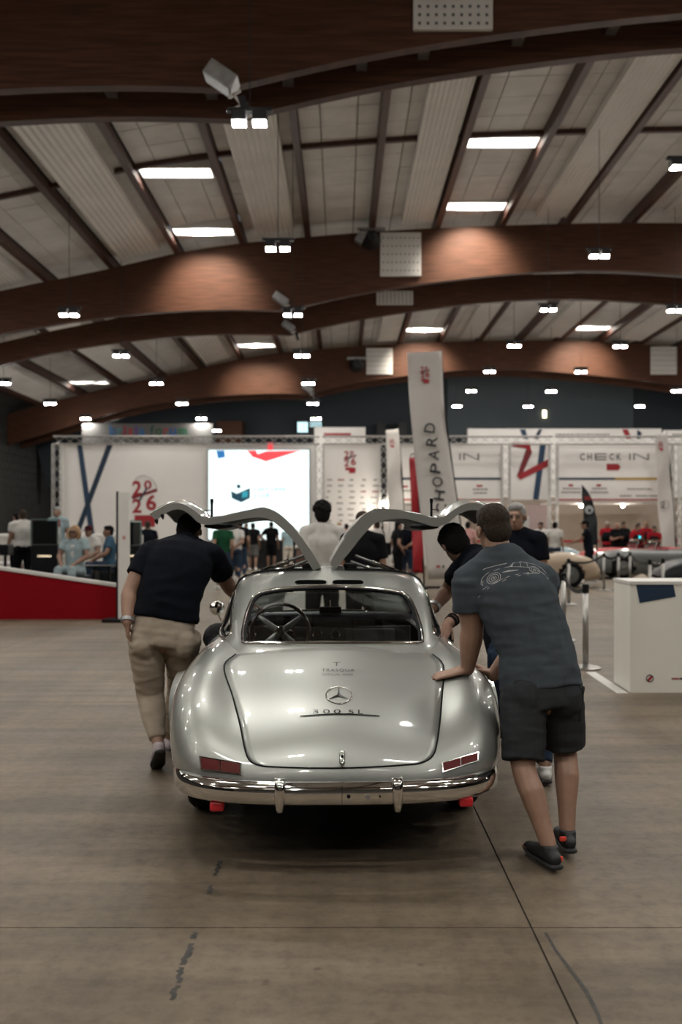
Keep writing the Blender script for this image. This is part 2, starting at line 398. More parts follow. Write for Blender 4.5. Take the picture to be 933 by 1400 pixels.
# added spots in the roof light shafts, boosting daylight on the nearby arches
for (x, y, z, ty) in ((-4.25, 30.8, top(-4.25)+.55, 32), (4.15, 30.8, top(4.15)+.55, 32), (-4.25, 50.0, top(-4.25)+.55, 52), (4.15, 50.0, top(4.15)+.55, 52), (12.5, 50.0, top(12.5)+.55, 52)):
    ld = bpy.data.lights.new('roof_light_boost_spot', 'SPOT'); ld.energy = 1700 if ty == 32 else 2400; ld.color = (1, .9, .76); ld.spot_size = 1.5; ld.spot_blend = .8; ld.shadow_soft_size = .3
    lo = bpy.data.objects.new('roof_light_boost_spot', ld); COL.objects.link(lo); lo.location = (x, y, z)
    lo.rotation_euler = (V((x, ty+.05, top(x)-1.0))-V((x, y, z))).to_track_quat('-Z', 'Y').to_euler()
# ---- walls
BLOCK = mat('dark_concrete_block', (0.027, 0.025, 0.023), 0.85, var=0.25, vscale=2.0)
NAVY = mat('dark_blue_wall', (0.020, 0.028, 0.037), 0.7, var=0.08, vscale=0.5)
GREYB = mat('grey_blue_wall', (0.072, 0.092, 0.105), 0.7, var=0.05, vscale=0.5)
def wall(name, c, d, m, label): return tag(MB().box(c, d).build(name, m), label, 'wall', kind='structure')
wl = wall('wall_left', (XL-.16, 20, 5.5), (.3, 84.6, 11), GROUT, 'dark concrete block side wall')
k = 0; rb = MB()
for r in range(18):
    for c in range(22):
        y = 49.2+c*0.62+(0.31 if r % 2 else 0); z = 0.2+r*0.42
        if y > 61.5: continue
        bb = MB().box((XL+.0, y, z), (.06, .60, .40))
        if k < 298: bb.build('block', BLOCK, wl); k += 1
        else: rb.box((XL+.0, y, z), (.06, .60, .40))
tag(rb.build('block_course', BLOCK, wl), kind='stuff')
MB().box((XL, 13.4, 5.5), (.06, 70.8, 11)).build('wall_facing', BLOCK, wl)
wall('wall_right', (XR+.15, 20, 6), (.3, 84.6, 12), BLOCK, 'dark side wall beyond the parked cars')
wall('wall_behind', ((XL+XR)/2, YB-.15, 6), (XR-XL+1, .3, 12), mat('pale_wall', (0.22, 0.21, 0.2), 0.8), 'plain wall at the near end of the hall')
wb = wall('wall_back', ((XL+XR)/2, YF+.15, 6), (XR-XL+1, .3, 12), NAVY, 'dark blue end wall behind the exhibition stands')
a, b = P(612, 585, 61.9), P(866, 520, 61.9)
MB().box(((a.x+b.x)/2, 61.9, (a.z+b.z)/2+.3), (b.x-a.x, .16, b.z-a.z+1.6)).build('wall_panel', GREYB, wb)
a, b = P(292, 600, 58), P(326, 545, 58)
MB().box(((a.x+b.x)/2, 60.8, 4), (1.5, 2, 8)).build('column', WOOD, wb)
MB().box((a.x+1.0, 60.6, 4), (.3, 1.2, 8)).build('pipe', mat('pale_conduit', (0.3, 0.3, 0.3), .6), wb)
for px in (522, 552): MB().box((P(px, 560, 60).x, 61.2, 4), (.5, 1, 8)).build('pilaster', DARKM, wb)
MB().box((P(535, 560, 60).x, 61.6, 6.2), (1.0, .2, 2.4)).build('vent', DARKM, wb)
# arch foot by the left wall
ft = MB().prism([(P(38, 600, 57).x, 8.2), (P(75, 600, 57).x, 8.2), (P(75, 600, 57).x, 3.9), (P(64, 600, 57).x, 3.9)], 57.0, 57.5).build('arch_foot', NAVY); tag(ft, 'dark blue tapered arch support by the block wall', 'support', kind='structure')
# ---- hanging floodlight pairs
def lamp_pair(proto=None):
    r = empty('floodlight_pair')
    MB().box((0, 0, .16), (.62, .10, .05)).build('bracket', DARKM, r)
    for s in (-1, 1):
        h = MB().box((s*.14, 0, .06), (.2, .26, .15), bev=.015).build('lamp_housing', DARKM, r)
        x0, x1 = s*.14-.085, s*.14+.085
        MB().add([(x0, -.12, -.02), (x1, -.12, -.02), (x1, 0, -.065), (x0, 0, -.065), (x1, .12, -.02), (x0, .12, -.02)], [(0, 3, 2, 1), (3, 5, 4, 2)]).build('lens', LENS, h, fix=False)
    MB().tube([(0, 0, 0), (0, 0, 1.0)], .008, 5, dome=False).build('cable', DARKM, r, loc=(0, 0, .18))
    return r
STRIPS = ((-15.6, -14.4), (-11.3, -10.1), (-7.0, -5.75), (-2.7, -1.5), (1.95, 2.9), (6.2, 7.15), (10.3, 11.4), (14.6, 15.7))
def hang_z(x, y, o):
    if any(a-.02 <= x <= b+.02 for a, b in STRIPS) and any(a < y < b for a, b in ((YB, 15.7), (17.3, 31.7), (36.4, 51.8))):
        return top(x)+(.10 if abs(x+7) < .03 else .118)
    if any(a < x < b for a, b in SKB) and any(a-.06 < y < b+.06 for a, b in SKY_Y):
        za, zb = top(x-1.05), top(x+1.05); q = min([p for p in PX], key=lambda p: abs(p-(x-1.05))); p2 = q+2.1
        A, B = V((q, 0, top(q)-.005)), V((p2, 0, top(p2)-.005)); d = B-A
        MB().box((A+B)/2-V((x, 0, o.location.z)), (d.length+.1, .05, .05), Matrix.Rotation(-math.atan2(d.z, d.x), 3, 'Y')).build('hanger_bar', DARKM, o)
        return A.z+d.z*(x-A.x)/d.x
    return top(x)+.345
L0 = lamp_pair(); first = True
LP = []
for k in range(-3, 8):
    y = 13.5+6.06*k
    LP += [(-1.24, y, 7.05), (-7.0, y, 7.05), (-12.8, y, 7.05)]
for k in range(-4, 7):
    y = 18.6+6.06*k
    LP += [(6.4, y, 8.3), (10.35, y+.1, 8.3)]+([(16.5, y, 8.3), (22.5, y, 7.9)] if y > 10 else [])
PAIRS = [L0]+[copytree(L0) for _ in LP[1:]]
for o, (x, y, z) in zip(PAIRS, LP):
    o.location = (x, y, z)
    for ch in o.children:
        if ch.name.startswith('cable'): ch.scale = (1, 1, hang_z(x, y, o)-z-.18)
    row = {-1.24: 'the row running above the silver car', -7.0: 'the row above the red ramp and the stage', -12.8: 'the row along the dark block wall', 6.4: 'the row above the check-in stands', 10.35: 'the row above the parked vintage cars', 16.5: 'the row beyond the parked vintage cars', 22.5: 'the row along the far side wall'}[x]
    tag(o, 'small square floodlight pair hanging in '+row, 'floodlight', 'floodlight pairs in '+row)
o = empty('emergency_light', P(745, 566, 61.77), label='single small yellow-white light box on the end wall', cat='light')
MB().box((0, 0, 0), (.2, .1, .44), bev=.02).build('light_box', mat('warm_light_box', (1, .85, .5), .5, emit=6), o); MB().box((0, .045, .26), (.1, .06, .1)).build('bracket', DARKM, o)
# ---- things mounted on the arches
PERF = mat('perforation', (0.12, 0.12, 0.12), .8)
def perf(px0, px1, py0, py1, Y, label):
    a, b = P(px0, py1, Y), P(px1, py0, Y); w_, h_ = b.x-a.x, b.z-a.z
    o = empty('acoustic_baffle', ((a.x+b.x)/2, Y, (a.z+b.z)/2), label=label, cat='baffle')
    MB().box((0, 0, 0), (w_, .1, h_), bev=.02).build('sheet', WHITEP, o)
    mb = MB()
    for i in range(9):
        for j in range(5): mb.box(((i-4)/9.5*w_, -.05, (j-2)/5.4*h_), (.045, .012, .045))
    tag(mb.build('perforations', PERF, o), kind='stuff')
perf(520, 576, 318, 378, 31.955, 'white perforated panel on the middle arch beam'); perf(565, 674, -20, 42, 15.755, 'white perforated panel on the nearest arch beam')
perf(501, 537, 476, 512, 51.955, 'white perforated panel on the far arch beam above the tall flag'); perf(890, 926, 474, 512, 51.955, 'white perforated panel at the far arch beam above the end of the stands'); perf(515, 565, 398, 417, 35.955, 'white perforated panel low on the second middle arch beam')
def rig(px, py, Y, sc, label):
    o = empty('projector_rig', P(px, py, Y), label=label, cat='projector')
    MB().box((-.1*sc, 0, .12*sc), (.5*sc, .4*sc, .26*sc), Matrix.Rotation(0.6, 3, 'Y'), bev=.02).build('box', STEEL, o)
    mb = MB()
    for i in range(5):
        mb.box((.1*sc+i*.05*sc, 0, -.12*sc-i*.09*sc), (.22*sc, .05, .035*sc), Matrix.Rotation(.9 if i % 2 else -.5, 3, 'Y'))
    mb.build('frame', WHITEP, o)
    MB().box((.25*sc, .02, -.3*sc), (.12*sc, .1, .3*sc), Matrix.Rotation(-.3, 3, 'Y')).build('bracket', DARKM, o); MB().box((-.05*sc, .23, .14*sc), (.08, .46, .08)).build('mounting_arm', DARKM, o)
rig(312, 118, 15.5, 1.0, 'grey projector box with bracket on the nearest arch beam'); rig(388, 414, 31.6, .95, 'grey projector box on the middle arch beam'); rig(398, 450, 35.7, .9, 'grey projector box on the second middle arch beam'); rig(424, 535, 51.6, 1.2, 'grey projector box on the far arch beam')
o = empty('stage_speaker', P(508, 326.5, 31.7), label='dark horn loudspeaker hung on the middle arch beam', cat='speaker')
MB().lathe([(.12, -.25), (.2, 0), (.3, .2)], axis='y').build('horn', DARKM, o); MB().box((0, 0, .315), (.9, .15, .08)).box((0, .2, .315), (.08, .3, .08)).build('bracket', STEEL, o); MB().box((-.35, 0, .02), (.25, .3, .35), Matrix.Rotation(.5, 3, 'Y')).build('side_lamp', STEEL, o)
o = empty('stage_speaker', P(488, 498, 51.4), label='dark horn loudspeaker hung on the far arch beam', cat='speaker')
MB().lathe([(.2, -.25), (.3, 0), (.4, .2)], axis='y').build('horn', DARKM, o); MB().box((0, 0, .3), (1.0, .15, .12)).box((0, .33, .3), (.1, .6, .1)).build('bracket', STEEL, o)
# braces between the nearest pair of arches
for x in (-6.2, -3.9, -2.2, -.9, .35, 1.4, 3.0, 4.6):
    MB().box((x, 16.5, bot(x)+.42), (.18, 1.0, .2)).build('arch_brace', STEEL, ceil_)
for (x0, x1) in ((-3.6, -2.3), (-6, -4.2), (-.6, .6), (1.6, 3.0)):
    MB().tube([(x0, 16.2, bot(x0)+.25), (x1, 16.8, bot(x1)+.5)], .025, 6).build('tie_rod', STEEL, ceil_)
MB().tube([(x, 34, bot(x)+.55) for x in np.linspace(-12, 14, 30)], .12, 8).build('air_pipe', mat('pale_conduit', (0.3, 0.3, 0.3), .6), ceil_)
# ================================================================== SILVER GULLWING COUPE
PAINT = mat('silver_paint', (0.37, 0.38, 0.355), 0.42, metal=0.65, coat=1.0)
CHROME = mat('chrome', (0.78, 0.77, 0.75), 0.06, metal=1.0)
RUBBER = mat('black_rubber', (0.006, 0.006, 0.007), 0.7, spec=.12)
TRIM = mat('black_trim', (0.008, 0.008, 0.009), 0.6, var=0.2, vscale=20, spec=.15)
LEATH = mat('black_leather', (0.011, 0.012, 0.015), 0.45, bump=0.25, bscale=60, spec=.25)
WGLASS = glass('window_glass')
REDL = mat('red_tail_lens', (0.10, 0.005, 0.005), 0.4, spec=.25)
AMBL = mat('dark_amber_lens', (0.10, 0.010, 0.006), 0.4, spec=.25)
REDP = mat('red_plastic', (0.55, 0.02, 0.03), 0.3)
CARL = V((-0.012, 4.40, 0)); YAW = math.radians(1.6)
car = empty('gullwing_coupe', CARL, YAW, 'silver vintage gullwing coupe with both doors raised, being pushed by men', 'car')
CM = Matrix.Translation(CARL) @ Matrix.Rotation(YAW, 4, 'Z'); CI = CM.inverted()
def bs_basis(n, m):      # clamped uniform cubic B-spline basis, n control points, m samples
    k = 3; kn = np.concatenate([np.zeros(k), np.linspace(0, 1, n-k+1), np.ones(k)]); T = np.linspace(0, 1, m); B = np.zeros((m, n))
    for a, t in enumerate(T):
        t = min(t, 1-1e-9); N = np.array([1.0 if kn[i] <= t < kn[i+1] else 0.0 for i in range(len(kn)-1)])
        for d in range(1, k+1):
            M = np.zeros(len(N)-1)
            for i in range(len(M)):
                if kn[i+d] > kn[i]: M[i] += (t-kn[i])/(kn[i+d]-kn[i])*N[i]
                if kn[i+d+1] > kn[i+1]: M[i] += (kn[i+d+1]-t)/(kn[i+d+1]-kn[i+1])*N[i+1]
            N = M
        B[a] = N
    return B
def surf(net, mu, mv):
    net = np.array(net, float)                     # rows v, cols u (full width)
    return np.einsum('ai,bj,ijk->abk', bs_basis(net.shape[0], mv), bs_basis(net.shape[1], mu), net)
def mirror(h): return [(-x, y, z) for (x, y, z) in reversed(h[1:])]+h
def mid(a, b, t): return tuple(a[i]+(b[i]-a[i])*t for i in range(3))
rows = []
R_ = [  # centre(y,z)  valley(x,y,z)   crown(x,y,z)   side(x,y,z)   sill(x,y,z)
 ((.09, .33), (.40, .11, .33), (.58, .19, .33), (.66, .30, .32), (.66, .42, .28)),
 ((.03, .37), (.42, .05, .37), (.65, .13, .37), (.76, .26, .36), (.74, .45, .27)),
 ((.01, .41), (.43, .045, .42), (.69, .12, .43), (.80, .30, .42), (.77, .52, .24)),
 ((.06, .52), (.45, .11, .52), (.70, .18, .57), (.835, .40, .52), (.795, .62, .23)),
 ((.17, .63), (.46, .25, .615), (.70, .30, .70), (.86, .54, .60), (.81, .76, .22)),
 ((.37, .745), (.48, .45, .715), (.70, .48, .795), (.875, .72, .64), (.82, .92, .21)),
 ((.64, .83), (.50, .70, .80), (.69, .73, .855), (.885, .95, .64), (.825, 1.1, .2)),
 ((.95, .885), (.51, .98, .855), (.68, 1.02, .885), (.885, 1.2, .63), (.825, 1.3, .2)),
 ((1.25, .912), (.53, 1.28, .885), (.68, 1.32, .895), (.885, 1.46, .61), (.82, 1.5, .2)),
 ((1.6, .925), (.56, 1.6, .90), (.69, 1.62, .895), (.88, 1.7, .60), (.82, 1.75, .2)),
 ((2.0, .925), (.58, 2.0, .905), (.70, 2.0, .89), (.875, 2.0, .59), (.82, 2.0, .2)),
 ((2.5, .925), (.58, 2.5, .905), (.70, 2.5, .88), (.87, 2.5, .58), (.82, 2.5, .2)),
 ((2.95, .92), (.52, 2.95, .88), (.70, 2.95, .88), (.875, 2.95, .57), (.82, 2.95, .2)),
 ((3.4, .905), (.46, 3.4, .845), (.69, 3.4, .885), (.885, 3.4, .57), (.82, 3.4, .2)),
 ((3.85, .85), (.43, 3.85, .77), (.68, 3.85, .84), (.88, 3.8, .54), (.82, 3.8, .2)),
 ((4.25, .75), (.40, 4.25, .66), (.66, 4.22, .72), (.83, 4.15, .50), (.78, 4.1, .2)),
 ((4.46, .60), (.40, 4.45, .55), (.62, 4.40, .56), (.78, 4.32, .42), (.72, 4.25, .2)),
 ((4.53, .38), (.38, 4.51, .36), (.58, 4.46, .36), (.70, 4.38, .32), (.66, 4.3, .2)),
 ((4.48, .24), (.36, 4.46, .24), (.54, 4.42, .24), (.64, 4.34, .24), (.60, 4.26, .2))]
for c, v_, f_, s_, b in R_:
    s_ = (s_[0]-.03, s_[1], s_[2]); f_ = (f_[0]-.014, f_[1], f_[2]); b = (b[0]-.02, b[1], b[2])
    c = (0, c[0], c[1]); p1 = (v_[0]*.5, c[1]+(v_[1]-c[1])*.25, c[2]+(v_[2]-c[2])*.25)
    p3 = mid(v_, f_, .5); p3 = (p3[0], p3[1], p3[2]+(f_[2]-v_[2])*.18)
    p5 = (f_[0]+(s_[0]-f_[0])*.72, mid(f_, s_, .5)[1], f_[2]+(s_[2]-f_[2])*.26)
    p7 = (s_[0]-(s_[0]-b[0])*.12, mid(s_, b, .5)[1], s_[2]+(b[2]-s_[2])*.55)
    rows.append(mirror([c, p1, v_, p3, f_, p5, s_, p7, b]))
S = surf(rows, 121, 190)
WHEELS = [(1.17, .335), (3.56, .335)]; WR = .365
bm = bmesh.new(); vg = [[bm.verts.new(S[i, j]) for j in range(S.shape[1])] for i in range(S.shape[0])]
def inwheel(co, r):
    return any((co[1]-y)**2+(co[2]-z)**2 < r*r for y, z in WHEELS) and abs(co[0]) > .55
DOORY = (2.02, 2.88)
def indoor(co): return DOORY[0] < co[1] < DOORY[1] and abs(co[0]) > .60 and co[2] > .52
for i in range(S.shape[0]-1):
    for j in range(S.shape[1]-1):
        q = [vg[i][j], vg[i][j+1], vg[i+1][j+1], vg[i+1][j]]; c = sum((v.co for v in q), V())/4
        if inwheel(c, WR) and c.z < .68: continue
        if indoor(c): continue
        if 1.25 < c.y < 3.0 and abs(c.x) < .56 and c.z > .8: continue        # cabin opening
        bm.faces.new(q)
loose = [v for v in bm.verts if not v.link_faces]; bmesh.ops.delete(bm, geom=loose, context='VERTS')
for v in bm.verts:                                            # true circle at the wheel openings
    if v.is_boundary and abs(v.co.x) > .55:
        for (y, z) in WHEELS:
            d = math.hypot(v.co.y-y, v.co.z-z)
            if abs(d-WR) < .035 and v.co.z > .22: v.co.y = y+(v.co.y-y)*WR/d; v.co.z = z+(v.co.z-z)*WR/d
bmesh.ops.recalc_face_normals(bm, faces=bm.faces[:])
for f in bm.faces: f.smooth = True
me = bpy.data.meshes.new('body_shell'); bm.to_mesh(me); bm.free()
body = obj('body_shell', me, PAINT, car)
md = body.modifiers.new('thick', 'SOLIDIFY'); md.thickness = .008; md.offset = -1
def bvh_grid(S):
    vs = [V(S[i, j]) for i in range(S.shape[0]) for j in range(S.shape[1])]; n = S.shape[1]
    fs = [(i*n+j, i*n+j+1, (i+1)*n+j+1, (i+1)*n+j) for i in range(S.shape[0]-1) for j in range(n-1)]
    return BVHTree.FromPolygons(vs, fs)
BV = bvh_grid(S)
CAML = CI @ V((0, 0, CH))
def hit(bv, px, py, off=0.0, inv=CI, o=None):
    d = inv.to_3x3() @ V(((px-CX)/F, 1, (HZ-py)/F)); d.normalize(); o = o or inv @ V((0, 0, CH))
    r = bv.ray_cast(o, d)
    if r[0] is None: return None
    n = r[1]
    if n.dot(d) > 0: n = -n
    return r[0]+n*off
def L_(px, py, y):       # pixel on the car-local plane y
    d = CI.to_3x3() @ V(((px-CX)/F, 1, (HZ-py)/F)); t = (y-CAML.y)/d.y; return CAML+d*t
# ---- boot lid: panel outlined by its shut line
left = [(322, 895), (306, 912), (318, 952), (328, 990), (334, 1020), (339, 1036), (347, 1044), (362, 1048)]
right = [(592, 895), (607, 911), (605, 950), (602, 985), (598, 1015), (594, 1030), (586, 1039), (572, 1044.5)]
NL = 30; la = cr(left, NL); ra = cr(right, NL); rowsL = []
for i in range(NL+1):
    t = i/NL; r = []
    for j in range(25):
        u = j/24; x = la[i][0]+(ra[i][0]-la[i][0])*u; y = la[i][1]+(ra[i][1]-la[i][1])*u
        y += (-9*math.sin(math.pi*u))*max(0, 1-t*4)+(4.0*math.sin(math.pi*u))*max(0, (t-.8)*5)
        h = hit(BV, x, y, .003); r.append(h if h else r[-1])
    rowsL.append(r)
lid = MB().grid(rowsL).build('boot_lid', PAINT, car, smooth=True)
md = lid.modifiers.new('thick', 'SOLIDIFY'); md.thickness = .006; md.offset = -1
seam = [r[0] for r in rowsL]+rowsL[-1]+[r[-1] for r in reversed(rowsL)]
MB().tube(seam, .0034, 6).build('shut_line_seal', RUBBER, lid)
# ---- cabin
def interp(t, X, Z): return float(np.interp(t, X, Z))
CY = [.98, 1.08, 1.2, 1.4, 1.6, 1.8, 2.0, 2.2, 2.4, 2.62, 2.84, 2.98]
CZ = [.86, .885, .93, 1.005, 1.078, 1.145, 1.203, 1.25, 1.282, 1.29, 1.275, 1.25]
CW = [.47, .51, .545, .585, .61, .63, .64, .645, .645, .635, .62, .60]
cr_rows = []
for y, z, w_ in zip(CY, CZ, CW):
    k = max(.02, (z-.86)/.42)
    cr_rows.append(mirror([(0, y, z), (.22, y, z-.001), (.40*w_/.62, y, z-.006*k), (w_-.085, y, z-.03*k), (w_-.02, y, z-.085*k), (w_+.005, y, z-.20*k), (w_+.04, y, .86+(z-.86)*.22), (w_+.08, y, .845)]))
CS = surf(cr_rows, 121, 130); CB = bvh_grid(CS)
def proj(co):
    wv = CM @ V(co); return (CX+wv.x*F/wv.y, HZ-(wv.z-CH)*F/wv.y)
def inpoly(p, poly):
    c = False; n = len(poly)
    for i in range(n):
        a, b = poly[i], poly[i-1]
        if (a[1] > p[1]) != (b[1] > p[1]) and p[0] < (b[0]-a[0])*(p[1]-a[1])/(b[1]-a[1])+a[0]: c = not c
    return c
def ring(pts, n): # closed catmull-rom
    e = list(pts); m = len(e); out = []
    for i in range(n):
        f = i/n*m; k = int(f); t = f-k; p = [np.array(e[(k+q) % m], float) for q in (-1, 0, 1, 2)]
        out.append(tuple(0.5*((2*p[1])+(-p[0]+p[2])*t+(2*p[0]-5*p[1]+4*p[2]-p[3])*t*t+(-p[0]+3*p[1]-3*p[2]+p[3])*t**3)))
    return out
RW = [(332, 876), (333, 858), (340, 832), (349, 816), (366, 809), (400, 805), (451, 803), (502, 805), (538, 809), (556, 815), (566, 830), (575, 856), (578, 874), (574, 880), (550, 880.5), (453, 881), (360, 880.5), (336, 880.5)]
RWR = ring(RW, 120)
def qwin(s):    # quarter window outline in car-local (y,z) on the cabin side
    return ring([(1.38, .925), (1.44, .905), (1.66, .895), (1.94, .90), (1.98, .93), (2.07, 1.08), (2.06, 1.125), (2.0, 1.13), (1.80, 1.08), (1.57, 1.00), (1.41, .945)], 60)
QW = qwin(1)
bm = bmesh.new(); vg = [[bm.verts.new(CS[i, j]) for j in range(CS.shape[1])] for i in range(CS.shape[0])]
for i in range(CS.shape[0]-1):
    for j in range(CS.shape[1]-1):
        q = [vg[i][j], vg[i][j+1], vg[i+1][j+1], vg[i+1][j]]; c = sum((v.co for v in q), V())/4
        if c.y < 2.1 and abs(c.x) < .585 and inpoly(proj(c), RWR): continue
        if abs(c.x) > .5 and inpoly((c.y, c.z), QW): continue
        if 2.05+.24*max(0, min(1, (c.z-.9)/.28)) < c.y < 2.93 and abs(c.x) > .105: continue
        bm.faces.new(q)
bmesh.ops.delete(bm, geom=[v for v in bm.verts if not v.link_faces], context='VERTS')
bmesh.ops.recalc_face_normals(bm, faces=bm.faces[:])
for f in bm.faces: f.smooth = True
me = bpy.data.meshes.new('roof_shell'); bm.to_mesh(me); bm.free(); roof = obj('roof_shell', me, PAINT, car)
md = roof.modifiers.new('thick', 'SOLIDIFY'); md.thickness = .02; md.offset = -1
# rear window: glass, black rubber, chrome surround
loop = [hit(CB, p[0], p[1], .004) for p in RWR]; loop = [p for p in loop if p]
rw = MB().tube(loop+loop[:1], [(.013, .009)]*(len(loop)+1), 8, lat=V((0, 0, 1)), caps=False).build('rear_window_surround', CHROME, car, smooth=True)
cen = sum(loop, V())/len(loop); inn = [p+(cen-p)*.028+V((0, .004, -.006)) for p in loop]
MB().tube(inn+inn[:1], .009, 8, caps=False).build('window_seal', RUBBER, rw, smooth=True)
gr = []
for i in range(13):
    t = i/12; r = []
    for j in range(17):
        u = j/16; x = 331+(345-331)*t+u*((579+(561-579)*t)-(331+14*t)); y = 880+(806-880)*t+ (6*abs(u-.5)*2*t)
        h = hit(CB, x, y, -.012); r.append(h)
    gr.append(r)
MB().grid(gr).build('rear_window', WGLASS, car, smooth=True)
def cabx(y, z):   # cabin half width at (y,z)
    r = CB.ray_cast(V((2, y, z)), V((-1, 0, 0))); return r[0].x if r[0] else .6
for s in (-1, 1):
    lp = [V((s*(cabx(y, z)+.004), y, z)) for y, z in QW]
    q = MB().tube(lp+lp[:1], .0085, 8, caps=False).build('quarter_window_surround', CHROME, car, smooth=True)
    c = sum(lp, V())/len(lp); l2 = [p+(c-p)*.09-V((s*.005, 0, 0)) for p in lp]
    MB().tube(l2+l2[:1], .008, 6, caps=False).build('window_seal', RUBBER, q, smooth=True)
    MB().add([p-V((s*.012, 0, 0)) for p in lp], [tuple(range(len(lp)))]).build('quarter_window', WGLASS, car)
# roof vents: flat black patches, the shade inside the slots put into the colour
for x0, x1 in ((403, 447), (454.5, 498)):
    out = []
    for k in range(40):
        a = 2*math.pi*k/40; c, s_ = math.cos(a), math.sin(a); e = .35
        x = (x0+x1)/2+(x1-x0)/2*math.copysign(abs(c)**e, c); y = 796.7+3.6*math.copysign(abs(s_)**.6, s_)
        out.append(hit(CB, x, y, .002))
    v = MB().add(out+[sum(out, V())/40], [(i, (i+1) % 40, 40) for i in range(40)]).build('roof_vent', mat('vent_shade_black', (.003, .003, .003), .9, spec=0.0), car)
    MB().tube(out+out[:1], .0035, 6, caps=False).build('vent_lip', PAINT, v, smooth=True)
# ---- door openings, spine gutters
for s in (-1, 1):
    e = [V((s*.115, y, CZ_-.004)) for y, CZ_ in [(y, interp(y, CY, CZ)) for y in np.linspace(2.29, 2.92, 12)]]
    e2 = []
    for x in np.linspace(.115, .60, 12):
        r = CB.ray_cast(V((s*x, 2.29, 3)), V((0, 0, -1)))
        if r[0]: e2.append(r[0])
    e3 = []
    for z in np.linspace(1.09, .55, 12):
        if z > .9: e3.append(V((s*cabx(2.05+.24*(z-.9)/.28, z), 2.04+.24*(z-.9)/.28, z)))
        else:
            r = BV.ray_cast(V((s*2, 2.02, z)), V((-s, 0, 0))); e3.append(r[0] if r[0] else V((s*.7, 2.02, z)))
    MB().tube(list(reversed(e))+e2+e3, .013, 8).build('door_seal', RUBBER, car, smooth=True)
    # black jamb and sill behind the door opening
    j = MB(); j.box((s*.69, 2.03, .69), (.22, .03, .34), bev=.012); j.box((s*.68, 2.90, .66), (.22, .04, .36), bev=.012); j.box((s*.72, 2.46, .48), (.20, .88, .10), bev=.03)
    j.build('door_jamb', TRIM, car, smooth=False)
# black pad over the left sill
MB().tube([(-.75, 1.98, .80), (-.755, 2.1, .83), (-.75, 2.3, .85), (-.73, 2.5, .83)], [(.05, .03), (.075, .06), (.075, .06), (.05, .03)], 14, lat=V((1, 0, 0)), res=4).build('sill_pad', RUBBER, car, smooth=True)
# ---- windscreen
def wsp(u, t):
    w0, w1 = .62, .50; x = u*(w0+(w1-w0)*t); y = 3.20-.06*u*u-.16*u**4+(2.97-3.20)*t; z = .915-.02*u*u+(1.255-.915)*t-.03*u*u*t; return V((x, y, z))
MB().grid([[wsp(-1+2*j/20, t/6) for j in range(21)] for t in range(7)]).build('windscreen', WGLASS, car, smooth=True)
ws = [wsp(-1, t/8) for t in range(9)]+[wsp(-1+2*j/16, 1) for j in range(17)]+[wsp(1, 1-t/8) for t in range(9)]
MB().tube(ws, [(.02, .016)]*len(ws), 8).build('windscreen_pillar', PAINT, car, smooth=True)
wsb = [wsp(-1+2*j/16, 0) for j in range(17)]
MB().tube(wsb, .012, 8).build('windscreen_surround', CHROME, car, smooth=True)
# ---- raised doors
LO = [(439, 776), (430, 760), (420, 745), (402.5, 722), (385, 704.7), (372, 697), (360, 694.3), (339.6, 698.3), (305, 705.3), (292, 707.5), (284, 708), (275, 704.8), (263, 695.8), (249.5, 689), (238, 688), (227, 690.5), (214, 697), (204.5, 703)]
LI = [(428.6, 780), (421, 768), (414, 756.8), (396.8, 733.6), (378, 716.5), (369, 710.5), (358, 707.8), (339.6, 708.5), (305, 714.8), (292, 717), (281, 717.5), (270.5, 713.8), (260, 704), (249.5, 697.5), (240, 696.5), (230, 700), (221, 706), (214, 712)]
RO = [(451.7, 770), (461, 752), (473, 733.6), (486, 716), (496.5, 704.7), (505, 699.5), (514, 696.6), (546, 698), (575, 703), (587, 706.5), (597, 707.6), (608, 706), (618, 699), (629.7, 691.5), (644, 687.5), (658.6, 689), (676, 696), (690, 705)]
RI = [(459, 779), (468, 767), (479, 754), (493, 736), (506, 721.5), (514, 715), (523, 711.8), (551, 709), (577, 715), (588, 718.5), (598, 719.7), (612, 716), (621, 708), (630, 701.8), (644, 697.4), (658, 699), (670, 705), (682, 713)]
